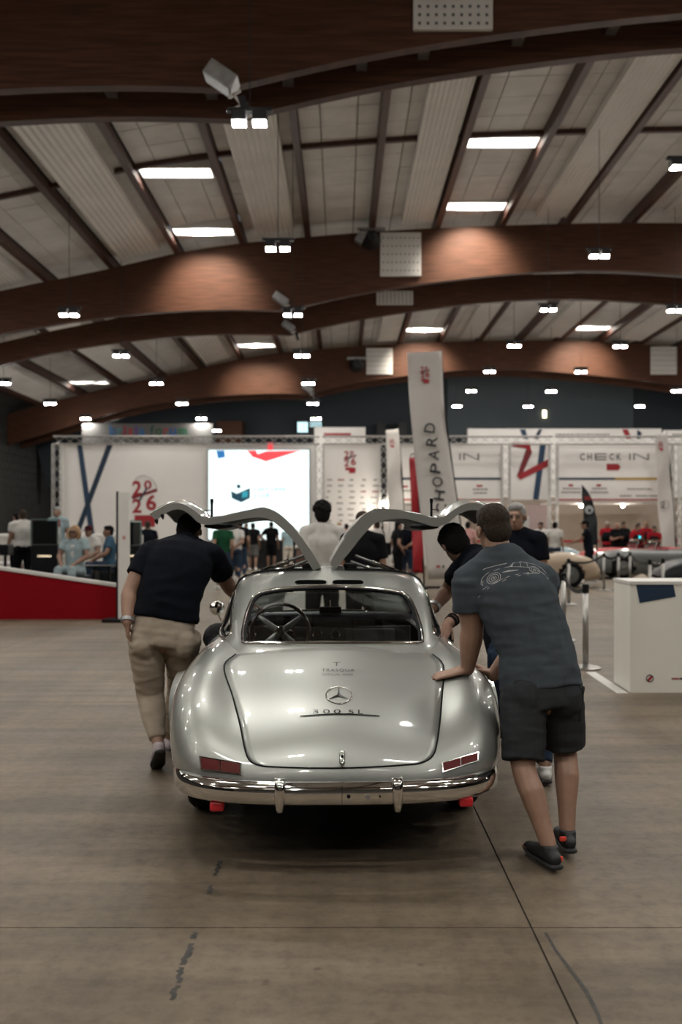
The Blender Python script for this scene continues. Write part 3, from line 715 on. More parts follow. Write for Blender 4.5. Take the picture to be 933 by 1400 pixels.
def door(O, I, s):
    n = 60; y0, y1 = 2.28, 2.92
    o = cr(O, n); i_ = cr(I, n)
    A = [L_(x, y, y0) for x, y in o]; B = [L_(x, y, y0) for x, y in i_]
    hinge = A[0]
    def sec(P_, y):     # section of the door at station y: a little arched towards its middle, shorter at the front
        t = (y-y0)/(y1-y0); out = []
        for k, p in enumerate(P_):
            f = k/n; q = hinge+(p-hinge)*(1-.05*t)
            out.append(V((q.x, y, q.z+.045*math.sin(math.pi*min(1, t*1.2))*max(0, (f-.62)/.38)**.7+.012*math.sin(math.pi*t)*f)))
        return out
    ys = np.linspace(y0, y1, 15); lo, hi = int(n*.36), int(n*.60)
    lo2, hi2 = 3, 11
    mb = MB(); dk = MB()
    SA = [sec(A, y) for y in ys]; SB = [sec(B, y) for y in ys]
    def fill(m_, Sx, cond):
        m_.v += [tuple(p) for r in Sx for p in r]; off = len(m_.v)-len(Sx)*(n+1)
        for a in range(len(Sx)-1):
            for k in range(n):
                if cond(a, k): m_.f.append((off+a*(n+1)+k, off+a*(n+1)+k+1, off+(a+1)*(n+1)+k+1, off+(a+1)*(n+1)+k))
    win = lambda a, k: lo <= k < hi and 1 <= a < 13
    fill(mb, SA, lambda a, k: not win(a, k))
    d = MB(); d.grid([SA[0], SB[0]]); d.grid([SA[-1], SB[-1]]); d.grid([[r[0] for r in SA], [r[0] for r in SB]]); d.grid([[r[-1] for r in SA], [r[-1] for r in SB]])
    off = len(mb.v); mb.v += d.v; mb.f += [tuple(off+q for q in f) for f in d.f]
    root = mb.build('gullwing_door', PAINT, car, smooth=True); autosmooth(root, 35)
    fill(dk, SB, lambda a, k: not win(a, k)); dk.build('door_lining', TRIM, root, smooth=True)
    g = MB(); fill(g, [[p+(q-p)*.4 for p, q in zip(ra_, rb_)] for ra_, rb_ in zip(SA, SB)], win); g.build('door_window', WGLASS, root, smooth=True)
    e = [SA[1][k] for k in range(lo, hi+1)]+[SA[a][hi] for a in range(2, 13)]+[SA[13][k] for k in range(hi, lo-1, -1)]+[SA[a][lo] for a in range(12, 0, -1)]
    MB().tube(e, .007, 6).build('window_trim', CHROME, root, smooth=True)
    # lining bulge under the sill, latch and teeth at the bottom edge
    m_ = [SB[a][int(n*.52)]+V((0, 0, -.012)) for a in range(3, 12)]
    MB().tube(m_, [(.10, .022)]*len(m_), 12, lat=V((1, 0, 0))).build('armrest', LEATH, root, smooth=True)
    p = SA[2][int(n*.57)]; q = MB().box(p+V((0, 0, .05)), (.014, .02, .10)).box(p+V((0, 0, .115)), (.02, .02, .03)).tube([p+V((0, 0, .055)), p+V((s*.05, 0, .052))], .003, 5)
    q.build('door_latch', RUBBER, root)
    for k in (n, n-4): 
        p = SB[0][k]; MB().tube([p, p+V((-s*.005, .0, -.022))], [.014, .004], 8).build('lock_pin', TRIM, root)
    t_ = SA[0][n]
    return root
dl = door(LO, LI, -1); dr = door(RO, RI, 1)
# gas struts and hinges
for s, (a, b, c, d_) in ((-1, ((358, 781, 2.5), (415.5, 759, 2.36), (369, 786.5, 2.4), (422, 765.5, 2.34))), (1, ((546, 783, 2.5), (487, 760, 2.36), (534, 788, 2.4), (481, 768, 2.34)))):
    for (p, q) in ((a, b), (c, d_)):
        A, B = L_(*p), L_(*q); st = MB().tube([A, A+(B-A)*.62], .017, 10).build('door_strut', CHROME, car, smooth=True); MB().tube([A+(B-A)*.6, B], .010, 8).build('strut_rod', STEEL, st, smooth=True)
    MB().box((s*.15, 2.40, interp(2.4, CY, CZ)-.012), (.07, .12, .06), bev=.01).build('hinge', TRIM, car)
    MB().box((s*.15, 2.80, interp(2.8, CY, CZ)-.012), (.07, .10, .05), bev=.01).build('hinge', TRIM, car)
    MB().tube([(s*.14, 2.33, 1.25), (s*.36, 2.33, 1.238), (s*.53, 2.31, 1.195), (s*.59, 2.26, 1.11), (s*.63, 2.12, .95)], .02, 8, res=4).build('door_frame', TRIM, car, smooth=True)
    MB().tube([(s*.60, 2.96, 1.08), (s*.54, 2.95, 1.19), (s*.3, 2.95, 1.24), (s*.1, 2.93, 1.25)], .02, 8, res=4).build('door_frame', TRIM, car, smooth=True)
# ---- bumper
bp = [(.0, -.065), (.2, -.062), (.38, -.04), (.52, .0), (.62, .06), (.69, .15), (.727, .28), (.742, .40), (.746, .46)]
path = [(-x, y) for x, y in reversed(bp[1:])]+bp; path = cr(path, 80)
sec = [(-.030, .040), (-.012, .047), (.008, .045), (.022, .038), (.031, .026), (.036, .012), (.037, -.008), (.034, -.028), (.026, -.042), (.012, -.050), (-.02, -.046)]
sec = cr(sec, 30)
rowsB = []
for i, (x, y) in enumerate(path):
    a, b = path[max(i-1, 0)], path[min(i+1, 80)]; t = V((b[0]-a[0], b[1]-a[1], 0)).normalized(); n_ = V((t.y, -t.x, 0))
    e = min(i, 80-i); tp = min(1, .45+.55*math.sqrt(e/5)) if e < 5 else 1
    rowsB.append([V((x, y, .392))+n_*(o_*1.0)+V((0, 0, h*tp)) for o_, h in sec])
bmp = MB().grid(rowsB).build('rear_bumper', CHROME, car, smooth=True)
md = bmp.modifiers.new('t', 'SOLIDIFY'); md.thickness = .004
for s in (-1, 1):
    y = -.052-.008
    pr = [(.030, -.075), (.046, -.045), (.052, .0), (.052, .025), (.042, .048), (.020, .062), (-.02, .066)]
    rows_ = []
    for (o_, h) in cr(pr, 16):
        wd = .024*(1-.35*max(0, (-h-.02)/.05)) if h < 0 else .024
        rows_.append([V((s*.255+wd*math.cos(a), -.058-o_*.75-.022*math.sin(a), .392+h)) for a in np.linspace(0, math.pi, 9)])
    MB().grid(rows_).build('overrider', CHROME, bmp, smooth=True)
for (px, r, m_) in ((477, .008, TRIM), (503, .010, STEEL), (520, .004, TRIM)):
    p = L_(px, 1089, -.104); MB().lathe([(r, -.004), (r, .004)], p, 14, 'y').build('bumper_bolt', m_, bmp)
p = L_(468, 1086, -.102); MB().box(p, (.0022, .006, .075)).build('bumper_joint', RUBBER, bmp)
for px, py in ((297, 1101), (637, 1095)):
    y = .02; p = L_(px, py, y); r = MB().box(p, (.062, .05, .045), bev=.01).build('red_reflector', REDP, car); MB().box(p+V((0, .07, .01)), (.02, .14, .02)).build('reflector_stalk', TRIM, r)
# ---- tail lamps
def tail(poly):
    pts = [hit(BV, x, y, 0) for x, y in poly]; s = []
    nrm = (pts[1]-pts[0]).cross(pts[3]-pts[0]).normalized()
    if nrm.y > 0: nrm = -nrm
    def quad(u0, u1, v0, v1, d):
        def q(u, v): return pts[0]*(1-u)*(1-v)+pts[1]*u*(1-v)+pts[2]*u*v+pts[3]*(1-u)*v
        a = [q(u0, v0), q(u1, v0), q(u1, v1), q(u0, v1)]; return [p-nrm*.03 for p in a]+[p+nrm*d for p in a]
    F6 = [(0, 1, 2, 3), (4, 5, 6, 7), (0, 1, 5, 4), (1, 2, 6, 5), (2, 3, 7, 6), (3, 0, 4, 7)]
    t = MB().add(quad(0, 1, 0, 1, .016), F6).build('tail_lamp', CHROME, car)
    MB().add(quad(.035, .49, .10, .90, .020), F6).build('red_lens', REDL, t); MB().add(quad(.52, .965, .10, .90, .020), F6).build('amber_lens', AMBL, t)
tail([(274, 1034), (331, 1043.5), (331, 1060), (276, 1053)]); tail([(603, 1043), (653, 1028.5), (653, 1041), (604, 1057)])
# ---- boot handle, star badge, script, sponsor lettering (laid on the lid)
LB = BVHTree.FromPolygons([p for r in rowsL for p in r], [(i*25+j, i*25+j+1, (i+1)*25+j+1, (i+1)*25+j) for i in range(NL) for j in range(24)])
INK = mat('dark_grey_lettering', (0.045, 0.045, 0.045), .5)
def hl(x, y, off): return hit(LB, x, y, off) or hit(BV, x, y, off)
h = []
for t in np.linspace(0, 1, 9): h.append(hl(468, 1047-18*t, .010))
hd = MB().tube(h, [(.008, .008)]+[(.014, .010)]*6+[(.015, .010), (.012, .006)], 12, lat=V((1, 0, 0))).build('boot_handle', CHROME, car, smooth=True)
MB().ell(hl(468, 1037, .020), (.006, .006, .009)).build('key_lock', TRIM, hd, smooth=True)
def lay(mb, pts, r, closed=False):
    q = [hl(x, y, .0025) for x, y in pts]; mb.tube(q+(q[:1] if closed else []), r, 6, caps=not closed)
mb = MB(); lay(mb, [(463.5+17.5*math.cos(a), 951+11.5*math.sin(a)) for a in np.linspace(0, 2*math.pi, 48, endpoint=False)], .0034, True)
bd = mb.build('star_badge', CHROME, car, smooth=True)
mb = MB(); c = (463.5, 951)
for a in (-90, 30, 150):
    t = (c[0]+16.5*math.cos(math.radians(a)), c[1]+10.8*math.sin(math.radians(a)))
    l = (c[0]+2.6*math.cos(math.radians(a-60)), c[1]+1.8*math.sin(math.radians(a-60))); r_ = (c[0]+2.6*math.cos(math.radians(a+60)), c[1]+1.8*math.sin(math.radians(a+60)))
    q = [hl(*t, .003), hl(*l, .003), hl(*r_, .003), hl(*c, .009)]; mb.add(q, [(0, 1, 3), (0, 3, 2)])
mb.build('star', mat('dark_chrome', (.10, .10, .10), .25, metal=1.0), bd)
mb = MB(); mb.tube([hl(411+i*4.5, 979.5-2.6*math.sin(math.pi*i/24), .003) for i in range(25)], [(.002+.0025*math.sin(math.pi*i/24), .0022) for i in range(25)], 6)
sc_ = mb.build('script_underline', MATS['dark_chrome'], car, smooth=True)
def decal(name, s, px, py, wpx, hpx, m, parent, space=1.0, off=.0022):
    me = text_mesh(s, 1.0, 0.0, space); X = [v.co.x for v in me.vertices]; Y = [v.co.y for v in me.vertices]
    for v in me.vertices:
        x = px+((v.co.x-min(X))/(max(X)-min(X))-.5)*wpx; y = py-((v.co.y-min(Y))/(max(Y)-min(Y))-.5)*hpx
        v.co = hl(x, y, off)
    return obj(name, me, m, parent)
decal('model_script', '300', 447, 973.5, 38, 5.5, MATS['dark_chrome'], sc_, 1.35, .004); decal('model_script', 'SL', 487, 974, 20, 5.5, MATS['dark_chrome'], sc_, 1.5, .004)
decal('sponsor_lettering', 'T', 460.5, 908.3, 10, 5.5, INK, lid); decal('sponsor_lettering', 'TRASQUA', 462.5, 917, 45, 4.6, INK, lid, 1.15); decal('sponsor_lettering', 'OFFICIAL WINE', 462, 922.7, 42, 2.6, INK, lid, 1.1)
# ---- wheels, eyebrows, underside
for (y, z) in WHEELS:
    for s in (-1, 1):
        wh = MB().lathe([(.20, -.075), (.27, -.085), (.315, -.078), (.335, -.055), (.338, 0), (.335, .055), (.315, .078), (.27, .085), (.20, .075)], (s*.705, y, .338), 40, 'x').build('wheel', RUBBER, car, smooth=True)
        MB().lathe([(.205, .0), (.20, .06), (.16, .05), (.12, .07), (.06, .085), (.02, .09)], (s*.705+(0 if s > 0 else -.0), y, .338), 30, 'x').build('hubcap', CHROME, wh, smooth=True)
        if s < 0:
            hc = wh.children[0]
            for v in hc.data.vertices: v.co.x = -2*.705-v.co.x
            hc.data.flip_normals()
        # eyebrow over the wheel opening
        A = []; B = []; C = []
        for a in np.linspace(.22, math.pi*.93, 26):
            yy, zz = y-math.cos(a)*(WR+.035), z+math.sin(a)*(WR+.035)
            r = BV.ray_cast(V((s*2, yy, min(zz, .80))), V((-s, 0, 0))); x = abs(r[0].x) if r[0] else .8
            k = math.sin(math.pi*(a-.22)/(math.pi*.93-.22))**.6
            A.append((s*(x-.01), yy, zz+.02)); B.append((s*(x+.045*k), yy-.0, zz+.008)); C.append((s*(x-.01), yy, zz-.02))
        MB().grid([A, B, C]).build('wheel_eyebrow', PAINT, car, smooth=True)
MB().box((0, 2.2, .24), (1.30, 3.4, .08)).box((0, .45, .30), (.9, .5, .06)).build('underbody', RUBBER, car)
for s in (-1, 1): MB().box((s*.56, 1.17, .45), (.04, .74, .5)).box((s*.56, 3.56, .45), (.04, .74, .5)).build('wheel_well', RUBBER, car)
# ---- interior
MB().box((0, 2.1, .34), (1.1, 1.7, .06)).build('cabin_floor', LEATH, car)
ps = MB().box((0, 1.34, .80), (1.12, .5, .05), bev=.01); ps.build('parcel_shelf', LEATH, car)
for s in (-1, 1):
    st = MB().box((s*.28, 2.0, .46), (.44, .5, .14), bev=.05).build('seat', LEATH, car); MB().box((s*.28, 1.74, .64), (.44, .14, .40), Matrix.Rotation(.2, 3, 'X'), bev=.05).build('seat_back', LEATH, st)
da = MB().tube([(-.62, 2.92, .86), (-.4, 2.90, .875), (0, 2.88, .88), (.4, 2.90, .875), (.62, 2.92, .86)], [(.09, .055)]*5, 14, lat=V((0, 1, 0)), res=4).build('dashboard', LEATH, car, smooth=True)
DASHM = mat('dark_dash_metal', (.06, .062, .066), .35, metal=.4)
MB().box((0, 2.85, .765), (1.2, .04, .15), bev=.012).build('dash_panel', DASHM, da); MB().box((.30, 2.825, .765), (.36, .012, .10), bev=.004).build('glovebox_lid', mat('silver_dash_lid', (.16, .165, .165), .4, metal=.5), da)
for x in (-.08, .05, -.28, -.56):
    g = MB().lathe([(.036, .0), (.036, -.02), (.028, -.022)], (x, 2.835, .775), 20, 'y').build('gauge_bezel', CHROME, da, smooth=False); MB().lathe([(.028, 0), (.028, -.004)], (x, 2.815, .775), 20, 'y').build('gauge_face', TRIM, g)
c = L_(383, 864, 2.58); sw = MB()
ax = V((0, -1, .42)).normalized(); e1 = V((1, 0, 0)); e2 = ax.cross(e1)
RIMM = mat('brown_wheel_rim', (.035, .014, .009), .3, coat=.4)
sw.tube([c+e1*.205*math.cos(a)+e2*.205*math.sin(a) for a in np.linspace(0, 2*math.pi, 41)], .0135, 8, lat=ax, caps=False); sw = sw.build('steering_wheel', RIMM, car, smooth=True)
for a in (38, 142, 218, 322):
    d = e1*math.cos(math.radians(a))+e2*math.sin(math.radians(a)); MB().tube([c-ax*.02, c+d*.1-ax*.012, c+d*.2], [(.026, .006), (.019, .005), (.013, .005)], 8, lat=ax.cross(d)).build('spoke', mat('silver_spoke', (.55, .54, .52), .35, metal=.3), sw, smooth=True)
MB().ell(c, (.042, .025, .042)).build('hub', CHROME, sw, smooth=True); MB().tube([c, c-ax*.3], .02, 8).build('steering_column', TRIM, sw)
mp = L_(452, 834, 2.85); mr = MB().box(mp, (.16, .02, .05), bev=.008).build('rear_view_mirror', TRIM, car); MB().tube([mp, mp+V((0, .12, .06))], .006, 6).build('mirror_stalk', CHROME, mr)
# round chrome mirror on the left front wing
mm = MB().ell((0, 0, 0), (.056, .035, .056)).build('wing_mirror', CHROME, car, smooth=True, loc=L_(297, 831, 3.0)); MB().tube([(0, 0, -.04), (.06, .05, -.16)], .006, 6).build('mirror_stalk', CHROME, mm)
# head lamps and grille at the far end
for s in (-1, 1):
    hl_ = MB().lathe([(.10, -.06), (.10, .02), (.08, .05), (.03, .065)], (s*.64, 4.33, .60), 24, 'y').build('head_lamp', CHROME, car, smooth=True)
MB().tube([(-.42, 4.50, .42), (0, 4.54, .42), (.42, 4.50, .42)], [(.03, .10)]*3, 14, lat=V((0, 1, 0)), res=3).build('grille', TRIM, car, smooth=True)
MB().tube([(-.78, 4.30, .34), (-.55, 4.50, .34), (0, 4.60, .34), (.55, 4.50, .34), (.78, 4.30, .34)], [(.03, .05)]*5, 12, lat=V((0, 1, 0)), res=4).build('front_bumper', CHROME, car, smooth=True)
# ================================================================== PEOPLE
SKIN = mat('skin', (0.30, 0.175, 0.12), 0.55, var=0.10, vscale=14)
SKIN2 = mat('tanned_skin', (0.22, 0.12, 0.08), 0.55, var=0.12, vscale=14)
SKIN3 = mat('brown_skin', (0.13, 0.07, 0.05), 0.55, var=0.1, vscale=14)
EYE = mat('eye', (0.02, 0.015, 0.012), .2)
def cloth(name, col, rough=.9): return mat(name, col, rough, var=.10, vscale=9, bump=.25, bscale=300, spec=.12)
def folds(me, amp, sc=(9, 9, 4), seed=0):
    o = V((seed*3.1, seed*1.7, seed)); 
    N = [v.normal.copy() for v in me.vertices]
    for v, n in zip(me.vertices, N):
        p = V((v.co.x*sc[0], v.co.y*sc[1], v.co.z*sc[2]))+o
        a = noise.noise(p); b = noise.noise(p*2.3)
        v.co += n*amp*((1-abs(a)*2.2)*.6+b*.4)
def hand(mb, w, d, nb, side, curl=.35, s=1.0, spread=.12, fc=None):
    """palm and five bent fingers: w wrist, d pointing direction, nb normal of the back of the hand, side +1 if the thumb lies on d x nb"""
    d = d.normalized(); l, _ = ortho(d, d.cross(nb)); nb = l.cross(d); l = l*side
    if nb.dot(nb) == 0: nb = V((0, 0, 1))
    pc = w+d*.085*s
    mb.tube([w-d*.01, w+d*.03*s, w+d*.065*s, w+d*.092*s], [(.027*s, .019*s), (.034*s, .017*s), (.041*s, .014*s), (.040*s, .011*s)], 12, lat=l)
    n2 = nb if nb.dot(_n0(nb)) >= 0 else -nb
    for k, (o, ln) in enumerate(((.029, .070), (.010, .080), (-.010, .075), (-.028, .058))):
        p = w+d*.088*s+l*o*s; ang = 0; pts = [p-d*.012]; dd = (d+l*(o*spread*18)).normalized()
        for q, fr in enumerate((.42, .32, .26)):
            ang += curl*(.6, 1.0, .8)[q] if fc is None else fc[q]
            dr = dd*math.cos(ang)-nb*math.sin(ang); p = p+dr*ln*fr*s; pts.append(p)
        mb.tube(pts, [.0098*s, .0092*s, .0085*s, .0070*s], 8, lat=l)
    p = w+d*.022*s+l*.026*s; t1 = (d*.62+l*.78-nb*.15).normalized(); t2 = (d*.85+l*.45-nb*.25*(1+curl)).normalized()
    mb.tube([p-t1*.01, p+t1*.035*s, p+t1*.035*s+t2*.028*s, p+t1*.035*s+t2*.050*s], [.014*s, .0115*s, .0098*s, .0075*s], 8, lat=nb)
def _n0(v): return v
def headframe(J):
    f = J['fwd'].normalized(); u = J.get('up', V((0, 0, 1))); r = f.cross(u).normalized(); u = r.cross(f)
    return Matrix((r, f, u)).transposed()
def vox_body(J, vx):
    mb = MB(); lat = (J['shR']-J['shL']).normalized(); k = J.get('girth', 1.0)
    mb.tube([J['pel']-(J['wai']-J['pel']).normalized()*.03, J['pel'], J['wai'], J['che'], (J['che']*.45+J['neb']*.55), J['neb']], [(.13*k, .09*k), (.15*k, .10*k), (.145*k, .10*k), (.165*k, .112*k), (.13, .085), (.06, .058)], 16, lat=lat, res=3)
    H = headframe(J); h = J['hed']
    mb.tube([J['neb']-(h-J['neb']).normalized()*.03, h+H @ V((0, -.015, -.07))], [(.070, .068), (.060, .062)], 12, lat=lat)
    mb.ell(h+H @ V((0, -.012, .03)), (.073, .092, .084), H); mb.ell(h+H @ V((0, .03, -.03)), (.060, .062, .085), H); mb.ell(h+H @ V((0, .038, -.078)), (.046, .048, .040), H)
    mb.tube([h+H @ V((0, .088, .012)), h+H @ V((0, .112, -.028))], [.009, .014], 8)
    mb.ell(h+H @ V((0, .083, .03)), (.045, .014, .010), H); mb.ell(h+H @ V((0, .090, -.060)), (.022, .010, .011), H)
    for s in (-1, 1): mb.ell(h+H @ V((s*.083, -.006, -.008)), (.012, .021, .032), H)
    for s, S_, E, W in ((-1, 'shL', 'elL', 'wrL'), (1, 'shR', 'elR', 'wrR')):
        a, b, c = J[S_], J[E], J[W]
        mb.tube([J['che']*.3+J['neb']*.7, a], [(.07, .065), (.058, .056)], 12)
        mb.tube([a, a+(b-a)*.45, b, b+(c-b)*.3, c], [q*(1, J.get('arm', 1.08), J.get('arm', 1.08), J.get('arm', 1.08), 1+(J.get('arm', 1.08)-1)*.4)[i_] for i_, q in enumerate((.056, .052, .043, .045, .030))], 12, res=2)
        hd = J.get('ha'+S_[-1])
        if hd: hand(mb, c, *hd)
        else:
            d = (c-b).normalized(); mb.tube([c, c+d*.05, c+d*.10, c+d*.16], [(.022, .024), (.018, .036), (.016, .036), (.010, .022)], 8, lat=V((0, 1, 0)))
    for Hp, K, A, T in (('hpL', 'knL', 'anL', 'toL'), ('hpR', 'knR', 'anR', 'toR')):
        a, b, c = J[Hp], J[K], J[A]; m = b+(c-b)*.3; bk = J.get('back', V((0, -1, 0)))
        mb.tube([a, a+(b-a)*.5, b, m+bk*.018, b+(c-b)*.65+bk*.006, c], [.080, .078, .058, .060, .046, .037], 12, res=2)
        mb.tube([c+V((0, 0, -.02)), J[T]], [(.034, .034), (.034, .02)], 8)
    return remesh(mb, vx, 3, 'body')
def vox_hair(J, kind, vx):
    mb = MB(); H = headframe(J); h = J['hed']; E = lambda c, r: mb.ell(h+H @ V(c), r, H)
    if kind == 'bald': return None
    if kind == 'curly':
        E((0, -.015, .050), (.098, .108, .108)); E((0, -.05, -.02), (.088, .075, .085)); E((0, -.03, .01), (.096, .10, .095))
        for i in range(60):
            a, b = random.uniform(0, 6.28), random.uniform(-.1, 1.5); c = V((math.cos(a)*math.cos(b)*.098, math.sin(a)*math.cos(b)*.108-.015, .05+math.sin(b)*.108))
            if c.y < .05: mb.ell(h+H @ c, (.024, .024, .024), n=8, m=6)
    elif kind == 'thick': E((0, -.02, .045), (.098, .115, .100)); E((0, -.055, -.02), (.092, .075, .095)); E((0, .045, .075), (.080, .065, .060))
    elif kind == 'long': E((0, -.024, .042), (.086, .098, .086)); mb.tube([h+H @ V((0, -.05, .02)), h+H @ V((0, -.075, -.10)), h+H @ V((0, -.08, -.22))], [(.08, .055), (.078, .04), (.05, .025)], 12, lat=H @ V((1, 0, 0)), res=2)
    elif kind == 'bob':
        E((0, -.02, .042), (.092, .10, .088))
        for s in (-1, 1): mb.tube([h+H @ V((s*.07, -.01, .05)), h+H @ V((s*.088, 0, -.03)), h+H @ V((s*.075, .01, -.12))], [(.03, .05), (.035, .06), (.028, .045)], 10, lat=H @ V((1, 0, 0)), res=2)
        mb.tube([h+H @ V((0, -.06, .02)), h+H @ V((0, -.075, -.11))], [(.08, .05), (.07, .035)], 12, lat=H @ V((1, 0, 0)))
    else: E((0, -.026, .044), (.083, .096, .086)); E((0, -.056, -.010), (.074, .056, .078)); E((0, .03, .085), (.062, .054, .040))
    m = remesh(mb, vx, 2, 'hair')
    for v in m.vertices: v.co += v.normal*.004*noise.noise(v.co*70)
    return m
def cap_mesh(J):
    mb = MB(); H = headframe(J); h = J['hed']; mb.ell(h+H @ V((0, -.012, .058)), (.086, .104, .078), H)
    mb.tube([h+H @ V((0, .06, .045)), h+H @ V((0, .16, .035))], [(.075, .012), (.055, .006)], 12, lat=H @ V((1, 0, 0))); return mb.mesh('cap')
def vox_shirt(J, vx, hem=.0, sleeve=.62, loose=1.0, amp=.006, sc=(9, 9, 5)):
    mb = MB(); lat = (J['shR']-J['shL']).normalized(); k = J.get('girth', 1.0)*loose
    dn = (J['pel']-J['wai']).normalized()
    mb.tube([J['pel']+dn*hem, J['pel']*.6+J['wai']*.4, J['wai'], J['che'], J['che']*.45+J['neb']*.55, J['neb']+(J['hed']-J['neb']).normalized()*.02], [(.182*k, .128*k), (.180*k, .127*k), (.168*k, .120*k), (.185*k, .128*k), (.15, .105), (.078, .076)], 20, lat=lat, res=3, dome=False)
    for a, b in ((J['shL'], J['elL']), (J['shR'], J['elR'])):
        mb.tube([J['che']*.25+J['neb']*.75, a], [(.078, .074), (.072, .070)], 12); mb.tube([J['neb'], a], [(.062, .06), (.060, .06)], 12)
        ak = max(1, J.get('arm', 1.08)/1.1); mb.tube([a-(b-a)*.02, a+(b-a)*sleeve*.5, a+(b-a)*sleeve], [.070*ak, .070*ak, .070*loose*ak], 14, dome=False)
        if sleeve > .9: pass
    m = remesh(mb, vx, 4, 'shirt'); folds(m, amp, sc, random.random()*9); return m
def vox_pants(J, vx, ln=.95, amp=.005, wide=1.0, waist=.0):
    """ln: 1 = to the ankle, .5 = to the knee"""
    mb = MB(); lat = (J['hpR']-J['hpL']).normalized(); k = J.get('girth', 1.0); up = (J['wai']-J['pel']).normalized()
    mb.tube([J['pel']-up*.09, J['pel'], J['pel']+up*(.10+waist)], [(.155*k, .125*k), (.175*k, .13*k), (.160*k, .115*k)], 18, lat=lat, res=2, dome=False)
    bk = J.get('back', V((0, -1, 0)))
    for s, H, K, A in ((-1, 'hpL', 'knL', 'anL'), (1, 'hpR', 'knR', 'anR')):
        a, b, c = J[H], J[K], J[A]
        mb.ell(a+bk*.05+V((0, 0, -.01)), (.09, .085, .10)); mb.ell((a*2+J['pel'])/3+V((0, 0, -.035)), (.085, .105, .090))
        if ln <= .6:
            e = a+(b-a)*min(1, ln*2) if ln <= .5 else b+(c-b)*(ln-.5)*2
            mb.tube([a+V((0, 0, .03)), a+(b-a)*.45, e], [.104*wide, .103*wide, .094*wide], 16, dome=False, res=2)
        else: mb.tube([a+V((0, 0, .03)), a+(b-a)*.45, b, b+(c-b)*.4, b+(c-b)*((ln-.5)*2)], [.102*wide, .096*wide, .078*wide, .068*wide, .046*wide], 16, dome=False, res=2)
    m = remesh(mb, vx, 3, 'trousers'); folds(m, amp, (6, 6, 17), random.random()*9); return m
def shoe_meshes(a, t):
    """upper and sole of a shoe with ankle a and toe point t"""
    d = (t-a); z = min(a.z-.07, t.z); f = V((d.x, d.y, 0)).normalized() if abs(d.z) < .12 else d.normalized()
    up = V((0, 0, 1)); up = (up-f*up.dot(f)).normalized(); lat = f.cross(up)
    heel = a-up*.068-f*.055; mb = MB()
    mb.tube([heel+up*.028, heel+f*.08+up*.036, heel+f*.17+up*.026, heel+f*.255+up*.016], [(.034, .034), (.042, .036), (.046, .028), (.032, .018)], 12, lat=lat, res=2)
    mb.tube([a-up*.045-f*.004, a+up*.012-f*.006], [(.042, .05), (.04, .046)], 12, lat=lat, dome=False)
    u = remesh(mb, .008, 2, 'shoe_upper'); mb = MB()
    mb.tube([heel-f*.022-up*.002, heel+f*.08-up*.004, heel+f*.18-up*.004, heel+f*.28+up*.004], [(.034, .014), (.041, .013), (.049, .013), (.028, .011)], 12, lat=lat, res=2)
    return u, mb.mesh('sole')
def face_bits(J, root, off, m=None):
    H = headframe(J); h = J['hed']-off
    for s in (-1, 1): MB().ell(h+H @ V((s*.031, .083, .006)), (.013, .008, .007), H, 8, 6).build('eye', EYE, root, smooth=True)
    MB().ell(h+H @ V((0, .0985, -.060)), (.020, .004, .003), H, 8, 6).build('mouth', mat('lips', (.22, .09, .075), .5), root, smooth=True)
def assemble(J, st, loc, name='person', label='', group=None, vx=.011, cv=.013):
    loc = V(loc); J = {k: (v.copy() if isinstance(v, Vector) else v) for k, v in J.items()}
    r = empty(name, loc, 0, label, 'person', group); out = {}
    def put(nm, me, m, par=r):
        if me is None: return None
        for v in me.vertices: v.co -= loc
        o = obj(nm, me, m, par); out[nm] = o; return o
    put('body', vox_body(J, st.get('bvx', vx)), st['skin'])
    hr = vox_hair(J, st.get('hair', 'short'), max(.009, cv*.8)); put('hair', hr, st.get('hairm'))
    if st.get('cap'): put('cap', cap_mesh(J), st['cap'])
    put('shirt', vox_shirt(J, cv, **st.get('shirt_k', {})), st['shirt'])
    put('trousers' if st.get('pants_k', {}).get('ln', .95) > .6 else 'shorts', vox_pants(J, cv, **st.get('pants_k', {})), st['pants'])
    for a, t in (('anL', 'toL'), ('anR', 'toR')):
        u, s = shoe_meshes(J[a], J[t]); o = put('shoe', u, st['shoe']); put('sole', s, st['sole'], o)
    face_bits(J, r, loc)
    return r, out
BLKH = mat('black_hair', (0.007, 0.006, 0.006), .8, bump=.6, bscale=220, spec=.15); BRNH = mat('brown_hair', (0.042, 0.028, 0.019), .7, bump=.8, bscale=260, var=.4, vscale=60, spec=.2)
GRYH = mat('grey_hair', (0.30, 0.29, 0.28), .6, bump=.5, bscale=200); BLDH = mat('blond_hair', (0.32, 0.19, 0.09), .55, bump=.6, bscale=160, var=.3, vscale=30)
NAVYC = cloth('navy_jersey', (0.0035, 0.0045, 0.0085)); GREYC = cloth('slate_grey_jersey', (0.056, 0.067, 0.078)); SHORTC = cloth('charcoal_cargo_cloth', (0.030, 0.032, 0.035))
KHAKI = cloth('beige_chino_cloth', (0.40, 0.335, 0.265)); BLACKC = cloth('black_cloth', (0.0045, 0.0045, 0.0055)); WHITEC = cloth('white_cotton', (0.52, 0.50, 0.47)); DENIM = cloth('blue_denim', (0.022, 0.035, 0.06))
BLKSH = mat('black_shoe', (0.012, 0.012, 0.013), .6); BLKSO = mat('dark_sole', (0.02, 0.02, 0.021), .7); WHSH = mat('white_shoe', (0.55, 0.54, 0.52), .6); LILSH = mat('pale_lilac_shoe', (0.42, 0.36, 0.38), .7, var=.25, vscale=25)
def car_surf(x, y):      # point and normal of the car's skin under (x, y)
    r = BV.ray_cast(CI @ V((x, y, 3)), V((0, 0, -1))); n = CM.to_3x3() @ r[1]
    return CM @ r[0], (n if n.z > 0 else -n)
